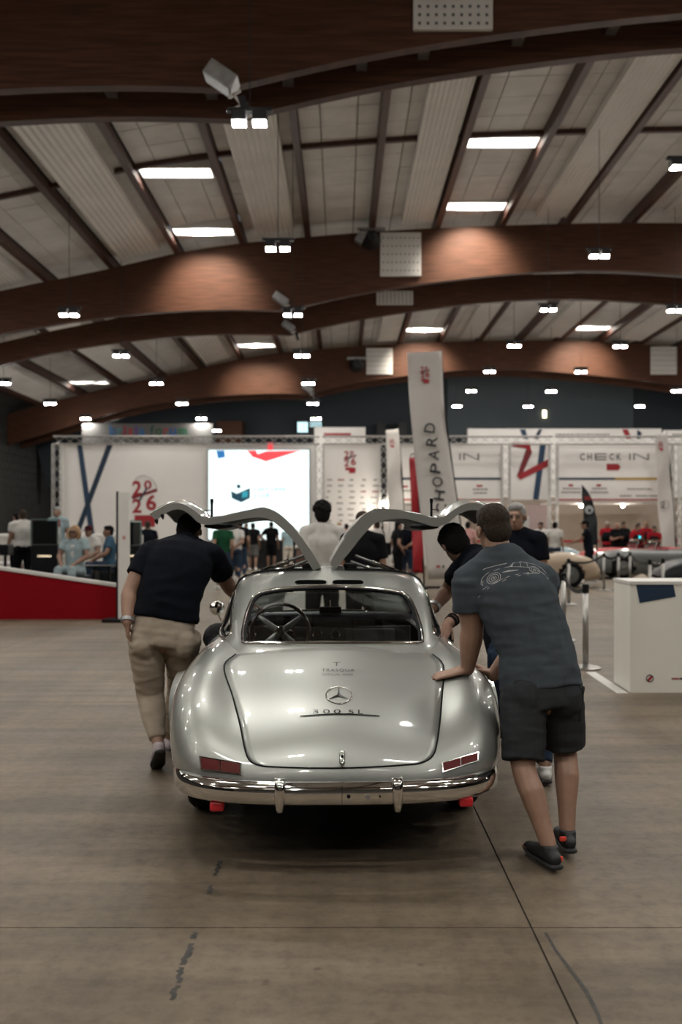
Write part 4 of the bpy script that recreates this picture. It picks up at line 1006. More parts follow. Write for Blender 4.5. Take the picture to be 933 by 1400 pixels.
def rest_hand(J, s, w_, t_, thumb, scale, lift=.033, tip=.011):     # palm laid on the car: wrist above w_, fingertips above t_
    p, n = car_surf(*w_); q, m = car_surf(*t_); W = p+n*lift; d = (q+m*tip)-W
    J['wr'+s] = W; J['ha'+s] = (d, (n+m).normalized(), thumb, .06, scale, .12, (.02, .05, .05))
# ---- man in the slate-grey T-shirt leaning on the right rear wing
D = lambda *a: V(a)
pg = P
JG = dict(pel=pg(741, 945, 4.78), wai=pg(731, 880, 4.83), che=pg(703, 812, 4.90), neb=pg(684, 754, 4.95), hed=pg(674, 724, 4.985), fwd=D(-.30, 1, -.25), up=D(-.12, .1, 1),
  shL=pg(640, 792, 4.93), elL=pg(646, 858, 4.95), wrL=pg(638, 914, 5.0), shR=pg(744, 792, 4.92), elR=pg(728, 855, 5.20), wrR=pg(660, 892, 5.16),
  hpL=pg(716, 950, 4.76), knL=pg(716, 1050, 4.66), anL=pg(751, 1166, 4.52), toL=pg(722, 1179, 4.73)+D(0, 0, -.0), hpR=pg(766, 950, 4.80), knR=pg(773, 1028, 4.84), anR=pg(776, 1138, 4.70), toR=pg(765, 1150, 4.92),
  haL=(D(-1, .15, -.10), D(.05, -.2, 1), 1, .12, 1.12, .12), haR=(D(-.85, -.1, -.45), D(-.3, 0, 1), -1, .35, 1.1), girth=1.04, arm=1.32, back=D(.1, -1, 0))
for k in ('toL', 'toR'): JG[k].z = .035
JG['anL'].z = .10; JG['anR'].z = .115
rest_hand(JG, 'L', (.632, 5.0), (.47, 5.03), 1, 1.12); rest_hand(JG, 'R', (.765, 5.20), (.64, 5.28), -1, 1.1)
stG = dict(skin=SKIN, hair='short', hairm=BRNH, shirt=GREYC, pants=SHORTC, shoe=BLKSH, sole=BLKSO, shirt_k=dict(hem=-.005, sleeve=.66, loose=1.04, amp=.009, sc=(4, 4, 15)), pants_k=dict(ln=.45, wide=1.05, amp=.007))
gm, go = assemble(JG, stG, (1.0, 4.6, 0), 'person', 'man in a slate grey T-shirt and charcoal cargo shorts leaning on the silver car', None, .0065, .009)
gl = gm.location
def tree_of(o):
    me = o.data; return BVHTree.FromPolygons([o_v.co+gl for o_v in me.vertices], [tuple(p.vertices) for p in me.polygons])
I4 = Matrix.Identity(4); TB = tree_of(go['shirt'])
PRINT = mat('white_shirt_print', (.62, .62, .6), .8)
def pr(pts, r=.0011, n=1):
    q = [hit(TB, x, y, .0008, I4) for x, y in pts]; q = [p-gl for p in q if p]
    if len(q) > 1: MB().tube(q, r, 5).build('shirt_print', PRINT, go['shirt'])
T_ = lambda u, v: (640+u/7.177, 750+v/7.171)
def arcp(cx, cy, rx, ry, a0=0, a1=360, n=20, t=-.25):
    return [T_(cx+rx*math.cos(math.radians(a)), cy+ry*math.sin(math.radians(a))+t*rx*math.cos(math.radians(a))) for a in np.linspace(a0, a1, n)]
for r in (68, 48, 26, 10): pr(arcp(255, 292, r, r*.78), .0011)
for r in (52, 34, 14): pr(arcp(655, 212, r, r*.62, t=.3), .0010)
pr([T_(*q) for q in ((130, 345), (140, 290), (190, 245), (290, 205), (410, 178), (520, 180), (600, 185))]); pr([T_(*q) for q in ((150, 400), (250, 340), (400, 275), (560, 245), (640, 245))])
pr([T_(*q) for q in ((100, 480), (200, 390), (360, 310), (500, 265), (600, 250))]); pr([T_(*q) for q in ((410, 180), (440, 145), (520, 130), (580, 140), (650, 155), (720, 190), (770, 240))]); pr([T_(*q) for q in ((425, 178), (445, 150), (430, 180))], .0016); pr([T_(*q) for q in ((510, 132), (520, 178))]); pr([T_(*q) for q in ((575, 140), (590, 180))])
for k in range(5): pr([T_(340+k*14, 235-k*5), T_(430+k*16, 222-k*3)], .0012)
pr([T_(*q) for q in ((690, 215), (740, 245), (790, 300))]); pr([T_(*q) for q in ((330, 300), (480, 255), (600, 235))]); pr([T_(130, 350), T_(145, 365), T_(150, 320)])
# short line of small print above the drawing
for a, b in ((0, .10), (.14, .30), (.33, .46), (.49, .64), (.67, .80), (.84, 1)): pr([T_(150+u*232, 208-62*u**.75) for u in np.linspace(a, b, 4)], .0016)
# cargo pockets, belt seam, heel tabs
for s, px, py in ((-1, 692, 985), (1, 790, 962)):
    c = pg(px, py, 4.78)-gl; MB().box(c, (.03, .12, .15), Matrix.Rotation(.08*s, 3, 'Y'), bev=.012).box(c+D(s*.004, 0, .075), (.036, .125, .04), Matrix.Rotation(.14*s, 3, 'Y'), bev=.01).build('cargo_pocket', SHORTC, go['shorts'])
ORG = mat('orange_tab', (.75, .06, .03), .6)
for k, (px, py, Y) in enumerate(((765, 1174, 4.455), (770, 1147, 4.635))): MB().box(pg(px, py, Y)-gl, (.032, .012, .022), bev=.004).build('heel_tab', ORG, gm)
TAT = mat('tattoo_ink', (.05, .05, .055), .6)
# ---- man in navy T-shirt and beige trousers at the left door
JL = dict(pel=pg(222, 866, 6.40), wai=pg(232, 815, 6.44), che=pg(245, 768, 6.55), neb=pg(253, 740, 6.71), hed=pg(259, 729, 6.88), fwd=D(.3, 1, -.8), up=D(.05, .6, .8),
  shL=pg(205, 754, 6.54), elL=pg(178, 808, 6.42), wrL=pg(174, 851, 6.30), shR=pg(291, 758, 6.62), elR=pg(312, 800, 6.90), wrR=pg(334, 823, 7.02),
  hpL=pg(199, 876, 6.38), knL=pg(206, 950, 6.50), anL=pg(217, 1012, 6.40), toL=pg(213, 1052, 6.46), hpR=pg(251, 876, 6.42), knR=pg(247, 938, 6.70), anR=pg(232, 1010, 6.98), toR=pg(228, 1022, 7.2),
  haL=(D(.03, .1, -1), D(-1, -.2, 0), 1, .75), haR=(D(1, .4, -.35), D(.1, 0, 1), 1, .35), girth=1.14, arm=1.2)
JL['toL'].z = .04; JL['toR'].z = .05
JL['anL'] = pg(217, 1020, 6.28)
stL = dict(skin=SKIN, hair='short', hairm=BLKH, shirt=NAVYC, pants=KHAKI, shoe=LILSH, sole=BLKSO, shirt_k=dict(hem=-.135, sleeve=.62, loose=1.06, amp=.008, sc=(5, 5, 9)), pants_k=dict(ln=.93, wide=1.12, amp=.008, waist=.07))
lm, lo_ = assemble(JL, stL, (-1.12, 6.5, 0), 'person', 'man in a navy T-shirt and beige trousers stooping under the left raised door', None, .0075, .010)
def band(root, a, b, t, r, w_, m, nm):
    p = a+(b-a)*t-root.location; d = (b-a).normalized(); MB().tube([p-d*w_/2, p+d*w_/2], r, 14, dome=False).build(nm, m, root, smooth=False)
band(lm, JL['elL'], JL['wrL'], .93, .044, .024, STEEL, 'wristwatch')
# ---- man in black reaching into the car from the right
JB = dict(pel=pg(705, 880, 6.25), wai=pg(690, 830, 6.40), che=pg(664, 782, 6.62), neb=pg(645, 758, 6.78), hed=pg(621, 744, 6.86), fwd=D(-.22, .9, -.55), up=D(-.35, .5, .8),
  shL=pg(629, 779, 6.76), elL=pg(613, 806, 6.99), wrL=D(.622, 6.81, .985), shR=pg(690, 775, 6.60), elR=pg(660, 825, 6.64), wrR=pg(609, 854, 6.38),
  hpL=pg(690, 895, 6.22), knL=pg(690, 985, 6.32), anL=pg(655, 1046, 6.75), toL=pg(648, 1052, 6.95), hpR=pg(728, 895, 6.18), knR=pg(738, 975, 6.20), anR=pg(746, 1058, 6.02), toR=pg(742, 1066, 6.22),
  haL=(D(-.6, -.7, -.3), D(.5, -.3, .7), -1, .35), haR=(D(-1, .1, -.25), D(0, -.2, 1), 1, .6), girth=1.0, arm=1.2)
JB['toL'].z = .04; JB['toR'].z = .04; JB['anR'].z = .10; JB['anL'].z = .11
JB['wrR'] = D(.675, 6.30, .938); JB['haR'] = (D(-.035, -.15, -.052), D(.7, 0, .75), -1, .18, 1.0); JB['elR'] = pg(646, 826, 6.52)
stB = dict(skin=SKIN2, hair='thick', hairm=BLKH, shirt=NAVYC, pants=DENIM, shoe=WHSH, sole=BLKSO, shirt_k=dict(hem=.02, sleeve=.45, loose=1.05), pants_k=dict(ln=.96, wide=1.06))
bm_, bo = assemble(JB, stB, (1.2, 6.2, 0), 'person', 'dark-haired man in black T-shirt and jeans reaching into the car from the right', None, .008, .011)
band(bm_, JB['elL'], JB['wrL'], .84, .044, .030, STEEL, 'wristwatch'); band(bm_, JB['elR'], JB['wrR'], .86, .042, .02, BLACKC, 'bracelet'); band(bm_, JB['elR'], JB['wrR'], .78, .045, .012, BLACKC, 'bracelet')
band(gm, JG['elR'], JG['wrR'], .45, .043, .10, TAT, 'forearm_tattoo')
# ---- generic standing figure, origin between the feet, facing +Y
def std(h=1.75, arms='down', lean=0., step=0., feet=.11):
    s = h/1.75
    J = dict(pel=D(0, 0, .94), wai=D(0, .01, 1.08), che=D(0, .0, 1.30), neb=D(0, -.005, 1.49), hed=D(0, .03, 1.612), fwd=D(0, 1, -.05),
      shL=D(-.19, -.005, 1.425), shR=D(.19, -.005, 1.425), hpL=D(-.09, 0, .90), hpR=D(.09, 0, .90), knL=D(-feet, .02+step*.5, .49), knR=D(feet, .03-step*.3, .49),
      anL=D(-feet, -.03+step, .09), anR=D(feet, -.03-step, .09+abs(step)*.25), toL=D(-feet-.02, .17+step, .03), toR=D(feet+.02, .17-step, .03+abs(step)*.05))
    A = {'down': ((-.24, -.03, 1.12), (-.25, .05, .87)), 'phone': ((-.22, .02, 1.13), (-.09, .25, 1.20)), 'hip': ((-.38, -.08, 1.17), (-.20, .05, 1.04)), 'pocket': ((-.26, -.08, 1.13), (-.21, .06, .93)), 'back': ((-.25, -.14, 1.14), (-.05, -.16, 1.03)), 'reach': ((-.24, .20, 1.22), (-.22, .45, 1.12)), 'swing': ((-.23, -.12, 1.14), (-.23, .02, .90)), 'raise': ((-.27, .10, 1.22), (-.13, .10, 1.48))}
    a, b = (arms.split('/')+[arms.split('/')[0]])[:2]
    J['elL'], J['wrL'] = map(V, A[a]); e, w_ = A[b]; J['elR'], J['wrR'] = D(-e[0], e[1], e[2]), D(-w_[0], w_[1], w_[2])
    if lean:
        for k in ('wai', 'che', 'neb', 'hed', 'shL', 'shR', 'elL', 'elR', 'wrL', 'wrR'): J[k].y += lean*(J[k].z-.94); J[k].z -= .3*lean*lean*(J[k].z-.94)
    for k in J: J[k] = J[k]*s if k != 'fwd' else J[k]
    return J
def seated():
    J = std(); dz = -.44
    for k in ('pel', 'wai', 'che', 'neb', 'hed', 'shL', 'shR', 'elL', 'elR', 'wrL', 'wrR', 'hpL', 'hpR'): J[k].z += dz
    J['knL'] = D(-.13, .42, .50); J['knR'] = D(.13, .42, .50); J['anL'] = D(-.13, .40, .09); J['anR'] = D(.13, .42, .09); J['toL'] = D(-.14, .6, .03); J['toR'] = D(.14, .62, .03)
    J['elL'], J['wrL'], J['elR'], J['wrR'] = D(-.27, .10, .74), D(-.16, .32, .62), D(.27, .08, .75), D(.14, .30, .62); return J
TPL = {}
def template(key, J, hair='short', sleeve=.6, ln=.95, hem=.03, loose=1.05, vx=.020, wide=1.0):
    T = [('body', vox_body(J, vx), 'skin'), ('shirt', vox_shirt(J, vx, hem=hem, sleeve=sleeve, loose=loose), 'shirt'), ('trousers' if ln > .6 else 'shorts', vox_pants(J, vx, ln=ln, wide=wide), 'pants')]
    hm = vox_hair(J, 'short' if hair == 'cap' else hair, vx*.7)
    if hm: T.append(('hair', hm, 'hair'))
    if hair == 'cap': T.append(('cap', cap_mesh(J), 'cap'))
    for a, t in (('anL', 'toL'), ('anR', 'toR')): u, s = shoe_meshes(J[a], J[t]); T.append(('shoe', u, 'shoe')); T.append(('sole', s, 'sole'))
    for nm, me, role in T: me.materials.append(SKIN)
    TPL[key] = (T, J)
def figure(key, loc, face, label, group=None, face_on=False, sc=1.0, **mt):
    """face: heading in degrees, 0 = away from the camera"""
    T, J = TPL[key]; r = empty('person', loc, math.radians(face), label, 'person', group); r.scale = (sc, sc, sc)
    M_ = dict(skin=SKIN, shirt=BLACKC, pants=BLACKC, hair=BLKH, cap=BLACKC, shoe=WHSH, sole=WHSH); M_.update(mt); last = None
    for nm, me, role in T:
        o = obj(nm, me, None, last if role == 'sole' else r)
        o.material_slots[0].link = 'OBJECT'; o.material_slots[0].material = M_[role]
        if role == 'shoe': last = o
    if face_on: face_bits(J, r, V((0, 0, 0)))
    return r
# ================================================================== EXHIBITION BACKGROUND
YW = 38.0
def X_(px, Y=YW): return (px-CX)*Y/F
def Z_(py, Y=YW): return CH+(HZ-py)*Y/F
STANDW = mat('white_stand_panel', (0.90, 0.865, 0.835), .6, var=.03, vscale=.8); REDR = mat('red_ribbon', (0.36, 0.012, 0.02), .5); REDD = mat('dark_red_ribbon', (0.20, 0.01, 0.014), .5)
BLUER = mat('blue_ribbon', (0.012, 0.045, 0.10), .5); BLUED = mat('dark_blue_ribbon', (0.006, 0.024, 0.055), .5); GREYT = mat('grey_print', (0.30, 0.28, 0.265), .7); BLKT = mat('black_print', (0.02, 0.02, 0.022), .6); YEL = mat('yellow_print', (0.45, 0.27, 0.03), .6)
BEIGE = mat('beige_backdrop', (0.34, 0.28, 0.235), .7, var=.06, vscale=2); ALU = mat('aluminium_truss', (0.55, 0.54, 0.52), .4, metal=.35)
def flat(name, pts, m, par, Y, off=V((0, 0, 0))):      # thin printed shape, outline given in pixels on the plane Y
    q = [P(x, y, Y)-off for x, y in pts]; n = len(q)
    return MB().add(q+[p+V((0, .004, 0)) for p in q], [tuple(range(n)), tuple(range(n, 2*n))[::-1]]+[(i, (i+1) % n, n+(i+1) % n, n+i) for i in range(n)]).build(name, m, par, fix=True)
def ptext(s, px, py, wpx, hpx, m, par, Y, space=1.0, name='lettering', rz=0, bold=0.0):
    off = par.matrix_basis.translation if par else V()
    return text(name, s, m, par, P(px, py, Y)-off, wpx*Y/F, hpx*Y/F, (math.pi/2, rz, 0), space, bold=bold)
def truss(a, b, label, w_=.29, n=None):
    a, b = V(a), V(b); d = b-a; L = d.length; d.normalize(); o = empty('truss', a, 0, label, 'truss'); u, v = ortho(d, V((0, 1, 0)))
    for s in (-1, 1):
        for t in (-1, 1): MB().tube([u*s*w_/2+v*t*w_/2, d*L+u*s*w_/2+v*t*w_/2], .025, 8, dome=False).build('chord', ALU, o)
    mb = MB(); n = n or int(L/.38)
    for i in range(n):
        for (p, q) in (((-1, -1), (1, -1)), ((1, -1), (1, 1)), ((1, 1), (-1, 1)), ((-1, 1), (-1, -1))):
            mb.tube([d*(L*i/n)+u*p[0]*w_/2+v*p[1]*w_/2, d*(L*(i+1)/n)+u*q[0]*w_/2+v*q[1]*w_/2], .012, 4, dome=False)
    tag(mb.build('lacing', ALU, o), kind='stuff'); return o
YT = YW-.35; zt = Z_(602, YT)
for px, t in ((78, 'aluminium truss post at the end of the stand beside the block wall'), (437, 'aluminium truss post between the screen wall and the sponsor wall'), (525, 'aluminium truss post beside the sponsor wall'), (692, 'aluminium truss post before the red and blue ribbon panel'), (757, 'aluminium truss post between the ribbon panel and the check-in sign'), (925, 'aluminium truss post beyond the check-in sign')):
    truss((X_(px, YT), YT, 0), (X_(px, YT), YT, zt-.15), t)
truss((X_(74, YT), YT, zt), (X_(437, YT), YT, zt), 'aluminium truss beam above the big screen wall'); truss((X_(441, YT), YT, zt), (X_(756, YT), YT, zt), 'aluminium truss beam above the sponsor wall'); truss((X_(760, YT), YT, zt), (X_(1010, YT), YT, zt), 'aluminium truss beam above the check-in sign')
def panel(x0, x1, y0, y1, label, Y=YW, m=STANDW, name='exhibition_wall', zb=None, th=.12):
    a, b = P(x0, y1, Y), P(x1, y0, Y); zb = a.z if zb is None else zb
    o = empty(name, ((a.x+b.x)/2, Y, zb), 0, label, 'wall sign'); MB().box((0, th/2+.006, (b.z-zb)/2), (b.x-a.x, th, b.z-zb)).build('board', m, o); return o
# --- wall with the screen
w1 = panel(83, 432, 606, 770, 'white stand wall with crossed blue ribbons and red 2026 emblem', zb=0); o1 = w1.location
flat('ribbon', [(105, 606), (112, 606), (132, 748), (124, 748)], BLUER, w1, YW, o1); flat('ribbon', [(147, 606), (155, 606), (104, 742), (97, 742)], BLUED, w1, YW-.006, o1)
def emblem(par, cx, cy, s, Y, ring=True):
    off = par.location
    def tx(t, dx, dy, m=REDR, w_=10, h_=13): return ptext(t, cx+dx*s, cy+dy*s, w_*s, h_*s, m, par, Y-.008, name='emblem_digit', bold=.03)
    tx('2', -8, -10, w_=11, h_=18); tx('0', 5, -14, w_=9, h_=11); tx('2', -8, 11, w_=11, h_=17); tx('6', 9, 7, w_=12, h_=19)
    flat('emblem_stroke', [(cx-15*s, cy+0*s), (cx-13*s, cy+3*s), (cx+16*s, cy-6*s), (cx+16*s, cy-10*s)], REDD, par, Y-.012, off)
    flat('emblem_stroke', [(cx-7*s, cy+6*s), (cx-5*s, cy+7*s), (cx+5*s, cy-10*s), (cx+3*s, cy-11*s)], BLUED, par, Y-.016, off)
    flat('emblem_plate', [(cx-11*s, cy+22*s), (cx+13*s, cy+22*s), (cx+15*s, cy+27*s), (cx+13*s, cy+36*s), (cx-2*s, cy+36*s), (cx-2*s, cy+29*s), (cx-11*s, cy+29*s)], REDR, par, Y-.008, off)
    if ring:
        pts = [P(cx+17*s*math.cos(a), cy-2*s+23*s*math.sin(a), Y-.01)-off for a in np.linspace(-2.2, -.4, 12)]; MB().tube(pts, .012*s, 5).build('emblem_ring', GREYT, par)
emblem(w1, 196.5, 679, 1.15, YW)
# --- big screen
SCR = mat('screen_white', (0.80, 0.96, 0.97), .4, emit=.78)
sr = empty('led_screen', P(354, 740, YW-.25), 0, 'large bright white LED screen with a club logo', 'screen'); so = sr.location; YS = YW-.25
a, b = P(285, 738, YS), P(423, 615, YS)
MB().box((0, .09, (b.z+a.z)/2-so.z), (b.x-a.x+.06, .16, b.z-a.z+.06)).build('screen_casing', DARKM, sr)
flat('screen_face', [(285, 738), (423, 738), (423, 615), (285, 615)], SCR, sr, YS, so)
MB().box((0, .12, .03-so.z/2), (b.x-a.x-.3, .2, so.z+.06)).build('screen_stand', DARKM, sr)
def em(n, c, e): return mat(n, c, .4, emit=e)
SRED = em('screen_red', (.62, .05, .06), .9); SBLUE = em('screen_blue', (.01, .12, .33), .9); SDK = em('screen_dark', (.004, .035, .06), .8); SCY = em('screen_teal', (.02, .25, .33), .8)
for pts, m in (([(296, 616), (307, 616), (308, 625), (298, 627)], SBLUE), ([(338, 616), (350, 616), (353, 622), (346, 625)], SRED), ([(344, 624), (364, 617), (411, 616), (364, 631)], SRED), ([(366, 605), (374, 605), (373, 615.5), (366, 615.5)], SRED)): flat('screen_graphic', pts, m, sr, YS-.006, so)
flat('screen_logo', [(316, 671), (324, 675), (342, 667), (342, 681), (330, 687), (317, 681)], SDK, sr, YS-.006, so); flat('screen_logo', [(331, 673), (339, 671), (339, 679), (331, 681)], SCY, sr, YS-.012, so)
MB().tube([P(x, y, YS-.01)-so for x, y in ((316, 671), (316, 660), (322, 653), (337, 653), (342, 660), (342, 668))], .02, 5).build('screen_logo', em('screen_pale', (.5, .62, .66), .8), sr)
MB().ell(P(326.5, 665, YS-.01)-so, (.08, .01, .08)).build('screen_logo', SDK, sr)
for t, y, x, w_ in (('CAST LANE', 669, 369, 44), ('CLUB', 677, 358, 21), ('THE', 661, 354, 7)): text('screen_lettering', t, MATS['screen_pale'] if t == 'THE' else em('screen_lettering', (.10, .26, .32), .8), sr, P(x, y, YS-.01)-so, w_*YS/F, 5.0*YS/F, (math.pi/2, 0, 0), 1.25, bold=.012)
# --- sponsor wall
w2 = panel(441, 521, 606, 770, 'white sponsor wall with small red 2026 emblem and rows of logos', zb=0); emblem(w2, 478.5, 627, .55, YW, False)
LOGC = [GREYT, mat('pale_print', (.36, .34, .33), .7), mat('faded_red_print', (.40, .16, .15), .7)]
for r in range(11):
    for c in range(5):
        x = 449+c*16+random.uniform(-2, 2); y = 655+r*8.0; wd = random.choice((5, 7, 9, 4)); flat('sponsor_logo', [(x-wd/2, y), (x+wd/2, y), (x+wd/2, y+2), (x-wd/2, y+2)], LOGC[0] if random.random() < .35 else (LOGC[2] if random.random() < .2 else LOGC[1]), w2, YW-.004, w2.location)
# --- check-in stands
def checkword(par, dx):
    for ch, a, b in (('C', 793.5, 800), ('H', 803.5, 809.5), ('E', 814, 829.5), ('C', 834, 840), ('K', 843.5, 849.5), ('I', 861, 862.6), ('N', 866.5, 887.5)):
        if ch == 'N':
            for q in ([(a, 629), (a+1.6, 629), (a+1.6, 620), (a, 620)], [(a, 620), (a+2.5, 620), (b, 628.6), (b-2.5, 628.6)], [(b-1.6, 629), (b, 629), (b, 620), (b-1.6, 620)]): flat('lettering', [(x+dx, y) for x, y in q], BLKT, par, YW-.004, par.location)
        elif ch == 'E':
            for y in (620, 624, 627.6): flat('lettering', [(a+dx, y+1.4), (b+dx, y+1.4), (b+dx, y), (a+dx, y)], BLKT, par, YW-.004, par.location)
            flat('lettering', [(a+dx, 629), (a+1.6+dx, 629), (a+1.6+dx, 620), (a+dx, 620)], BLKT, par, YW-.005, par.location)
        else: ptext(ch, (a+b)/2+dx, 624.5, b-a, 9, BLKT, par, YW-.004, bold=.01)
def smallprint(par, px, py, w_, Y, m=None):      # print too small to read: a row of short dashes
    x = px-w_/2
    while x < px+w_/2-1:
        l = random.uniform(2.2, 5); flat('small_print', [(x, py+1.1), (min(x+l, px+w_/2), py+1.1), (min(x+l, px+w_/2), py-1.1), (x, py-1.1)], m or GREYT, par, Y, par.location); x += l+1.0
def checkin(x0, x1, label, tx, first):
    o = panel(x0, x1, 606, 686, label); f = o.location
    flat('stripe', [(x0+1, 653), (x1-1, 653), (x1-1, 656), (x0+1, 656)], BLUED, o, YW-.004, f); flat('red_edge', [(x0, 682), (x1, 682), (x1, 684.5), (x0, 684.5)], mat('pink_red_edge', (.45, .10, .09), .6), o, YW-.004, f)
    MB().box((0, 1.6, -.04), (X_(x1)-X_(x0), 3.0, .06)).build('soffit', STANDW, o)
    for x in (x0+2, x1-2): MB().box((P(x, 700, YW).x-f.x, .1, -f.z/2), (.08, .08, f.z)).build('leg', ALU, o)
    return o
c1 = checkin(530, 688, 'white check-in fascia partly behind the tall lettered flag', 0, True)
checkword(c1, -232.5); smallprint(c1, 657, 674, 18, YW-.004); smallprint(c1, 658, 669, 22, YW-.004); flat('caption', [(652, 663), (660, 663), (660, 665.5), (652, 665.5)], REDR, c1, YW-.004, c1.location); smallprint(c1, 555, 671, 20, YW-.004); flat('caption', [(551, 664), (558, 664), (558, 666.5), (551, 666.5)], REDR, c1, YW-.004, c1.location)
c2 = checkin(761, 921, 'white check-in fascia with black lettering and red tag over the desks', 0, False)
checkword(c2, 0)
flat('red_tag', [(830, 634), (846, 634), (849, 638.5), (846, 643), (830, 643)], REDR, c2, YW-.004, c2.location); flat('stripe', [(841, 653), (920, 653), (920, 656), (841, 656)], YEL, c2, YW-.008, c2.location)
for x, y, w_, t in ((782, 668, 24, 0), (781, 673, 26, 0), (820, 668, 20, 0), (820, 673, 24, 0), (875, 668.5, 34, 0)): smallprint(c2, x, y, w_, YW-.004)
for x in (781, 819): flat('caption', [(x-3, 662), (x+3, 662), (x+3, 665), (x-3, 665)], REDR, c2, YW-.004, c2.location)
for x in (856, 878, 896): smallprint(c2, x, 678, 16, YW-.004)
w3 = panel(698, 751, 606, 683, 'white panel with folded red ribbon and blue ribbon', zb=None); f = w3.location
flat('ribbon', [(739, 606), (747, 606), (737, 683), (729, 683)], BLUER, w3, YW-.004, f); flat('ribbon', [(699, 605), (724, 605), (728, 619), (720, 613), (702, 610)], REDR, w3, YW-.008, f); flat('ribbon', [(720, 613), (728, 618), (713, 652), (707, 651)], REDD, w3, YW-.012, f); flat('ribbon', [(707, 650), (751, 627), (751, 637), (712, 656)], REDR, w3, YW-.016, f)
MB().box((X_(698)-f.x, .1, -f.z/2), (.08, .08, f.z)).build('leg', ALU, w3); MB().box((X_(751)-f.x, .1, -f.z/2), (.08, .08, f.z)).build('leg', ALU, w3)
# back walls of the check-in desks
bk = panel(640, 960, 680, 780, 'beige back wall of the check-in area', Y=YW+3.4, m=BEIGE, zb=0); MB().box((0, -.02, 1.0), (11, .03, .09)).build('red_rail', REDR, bk)
bk2 = panel(525, 640, 680, 780, 'pinkish white back wall behind the flags', Y=YW+3.4, m=STANDW, zb=0)
bk3 = panel(722, 752, 690, 752, 'mauve screen panel behind the men in white shirts', Y=YW+1.5, m=mat('mauve_panel', (.22, .165, .165), .7), zb=0)
bx = panel(698, 724, 705, 760, 'plain white board behind the man in glasses', Y=24, m=WHITEP, zb=0)
for px, py, t in ((852, 690, 'glowing stand spotlight under the check-in fascia by the red-shirted crew'), (795, 688, 'glowing stand spotlight over the black feather flag'), (680, 686, 'glowing stand spotlight beside the tall lettered flag'), (525, 688, 'glowing stand spotlight on the sponsor wall post')):
    p = P(px, py, YW-.6 if px < 600 else YW+.5); p.z = p.z if px < 600 else 2.405; o = empty('stand_spotlight', p, 0, t, 'spotlight'); MB().ell((0, 0, 0), (.09, .09, .09) if px < 600 else (.07, .07, .07)).build('bulb', em('spot_bulb', (1, .93, .8), 22), o, smooth=True)
    if px < 600: MB().box((0, .13, .06), (.04, .26, .04)).build('arm', DARKM, o)
    else: MB().tube([(0, 0, .05), (0, 0, Z_(686)-p.z-.06)], .015, 6, dome=False).build('arm', DARKM, o)
    ld = bpy.data.lights.new('stand_spotlight_light', 'POINT'); ld.energy = 45; ld.color = (1, .9, .76); ld.shadow_soft_size = .15; q = bpy.data.objects.new('stand_spotlight_light', ld); COL.objects.link(q); q.location = p+V((0, -.15, -.12)); 
# second row of fascias behind
YR = 47.0
fa = panel(640, 905, 586, 640, 'white upper fascia with ribbons behind the check-in truss', Y=YR, zb=0); f = fa.location
for pts, m in (([(711, 587), (719, 587), (722, 600), (716, 600)], BLUER), ([(737, 587), (742, 587), (736, 600), (730, 600)], BLUED), ([(851, 587), (859, 587), (864, 600), (857, 600)], REDR), ([(872, 587), (878, 592), (876, 600), (871, 600)], BLUED)): flat('ribbon', pts, m, fa, YR-.004, f)
smallprint(fa, 797, 594, 74, YR-.004)
fb = panel(908, 1010, 588, 640, 'second white upper fascia behind the white flag', Y=YR, zb=0); smallprint(fb, 945, 594, 50, YR-.004)
fc = panel(430, 500, 584, 640, 'white fascia with red strip above the sponsor wall', Y=YR, zb=0); flat('red_strip', [(443, 592), (480, 592), (480, 597), (443, 597)], REDR, fc, YR-.004, fc.location)
bf = panel(112, 291, 579, 640, 'grey hall sign with coloured brixia forum lettering', Y=50.0, m=mat('grey_sign', (.12, .115, .11), .7), zb=0)
word = 'brixia forum'; colr = [(.02, .10, .25), (.05, .2, .22), (.25, .02, .05), (.35, .02, .03), (.1, .05, .2), (.02, .12, .3), None, (.01, .06, .05), (.02, .08, .03), (.28, .03, .03), (.02, .08, .25), (.02, .12, .06)]
wid = [10, 7, 4.5, 9, 4.5, 9, 4, 6, 10, 7, 10, 14]; x = 149.0
for ch, cc, w_ in zip(word, colr, wid):
    if cc: 
        tall = ch in 'bf'; ptext(ch, x+w_/2, 590.5-(2 if tall or ch == 'i' else 0), w_*.9, 10 if not tall and ch != 'i' else 14, mat('sign_'+('letter_%d' % len(MATS)), cc, .6), bf, 49.99, bold=.03)
    x += w_*1.05+.8
lw = empty('lit_window', P(423, 583, 61.5), 0, 'small lit window high in the dark end wall', 'window')
for x0, x1, y0, y1 in ((407, 421, 577, 591), (424, 440, 576, 584)): flat('pane', [(x0, y1), (x1, y1), (x1, y0), (x0, y0)], em('lit_pane', (.62, .9, .95), 1.6), lw, 61.5, lw.location)
MB().box((0, .15, 0), (1.6, .3, .9)).build('frame', DARKM, lw)
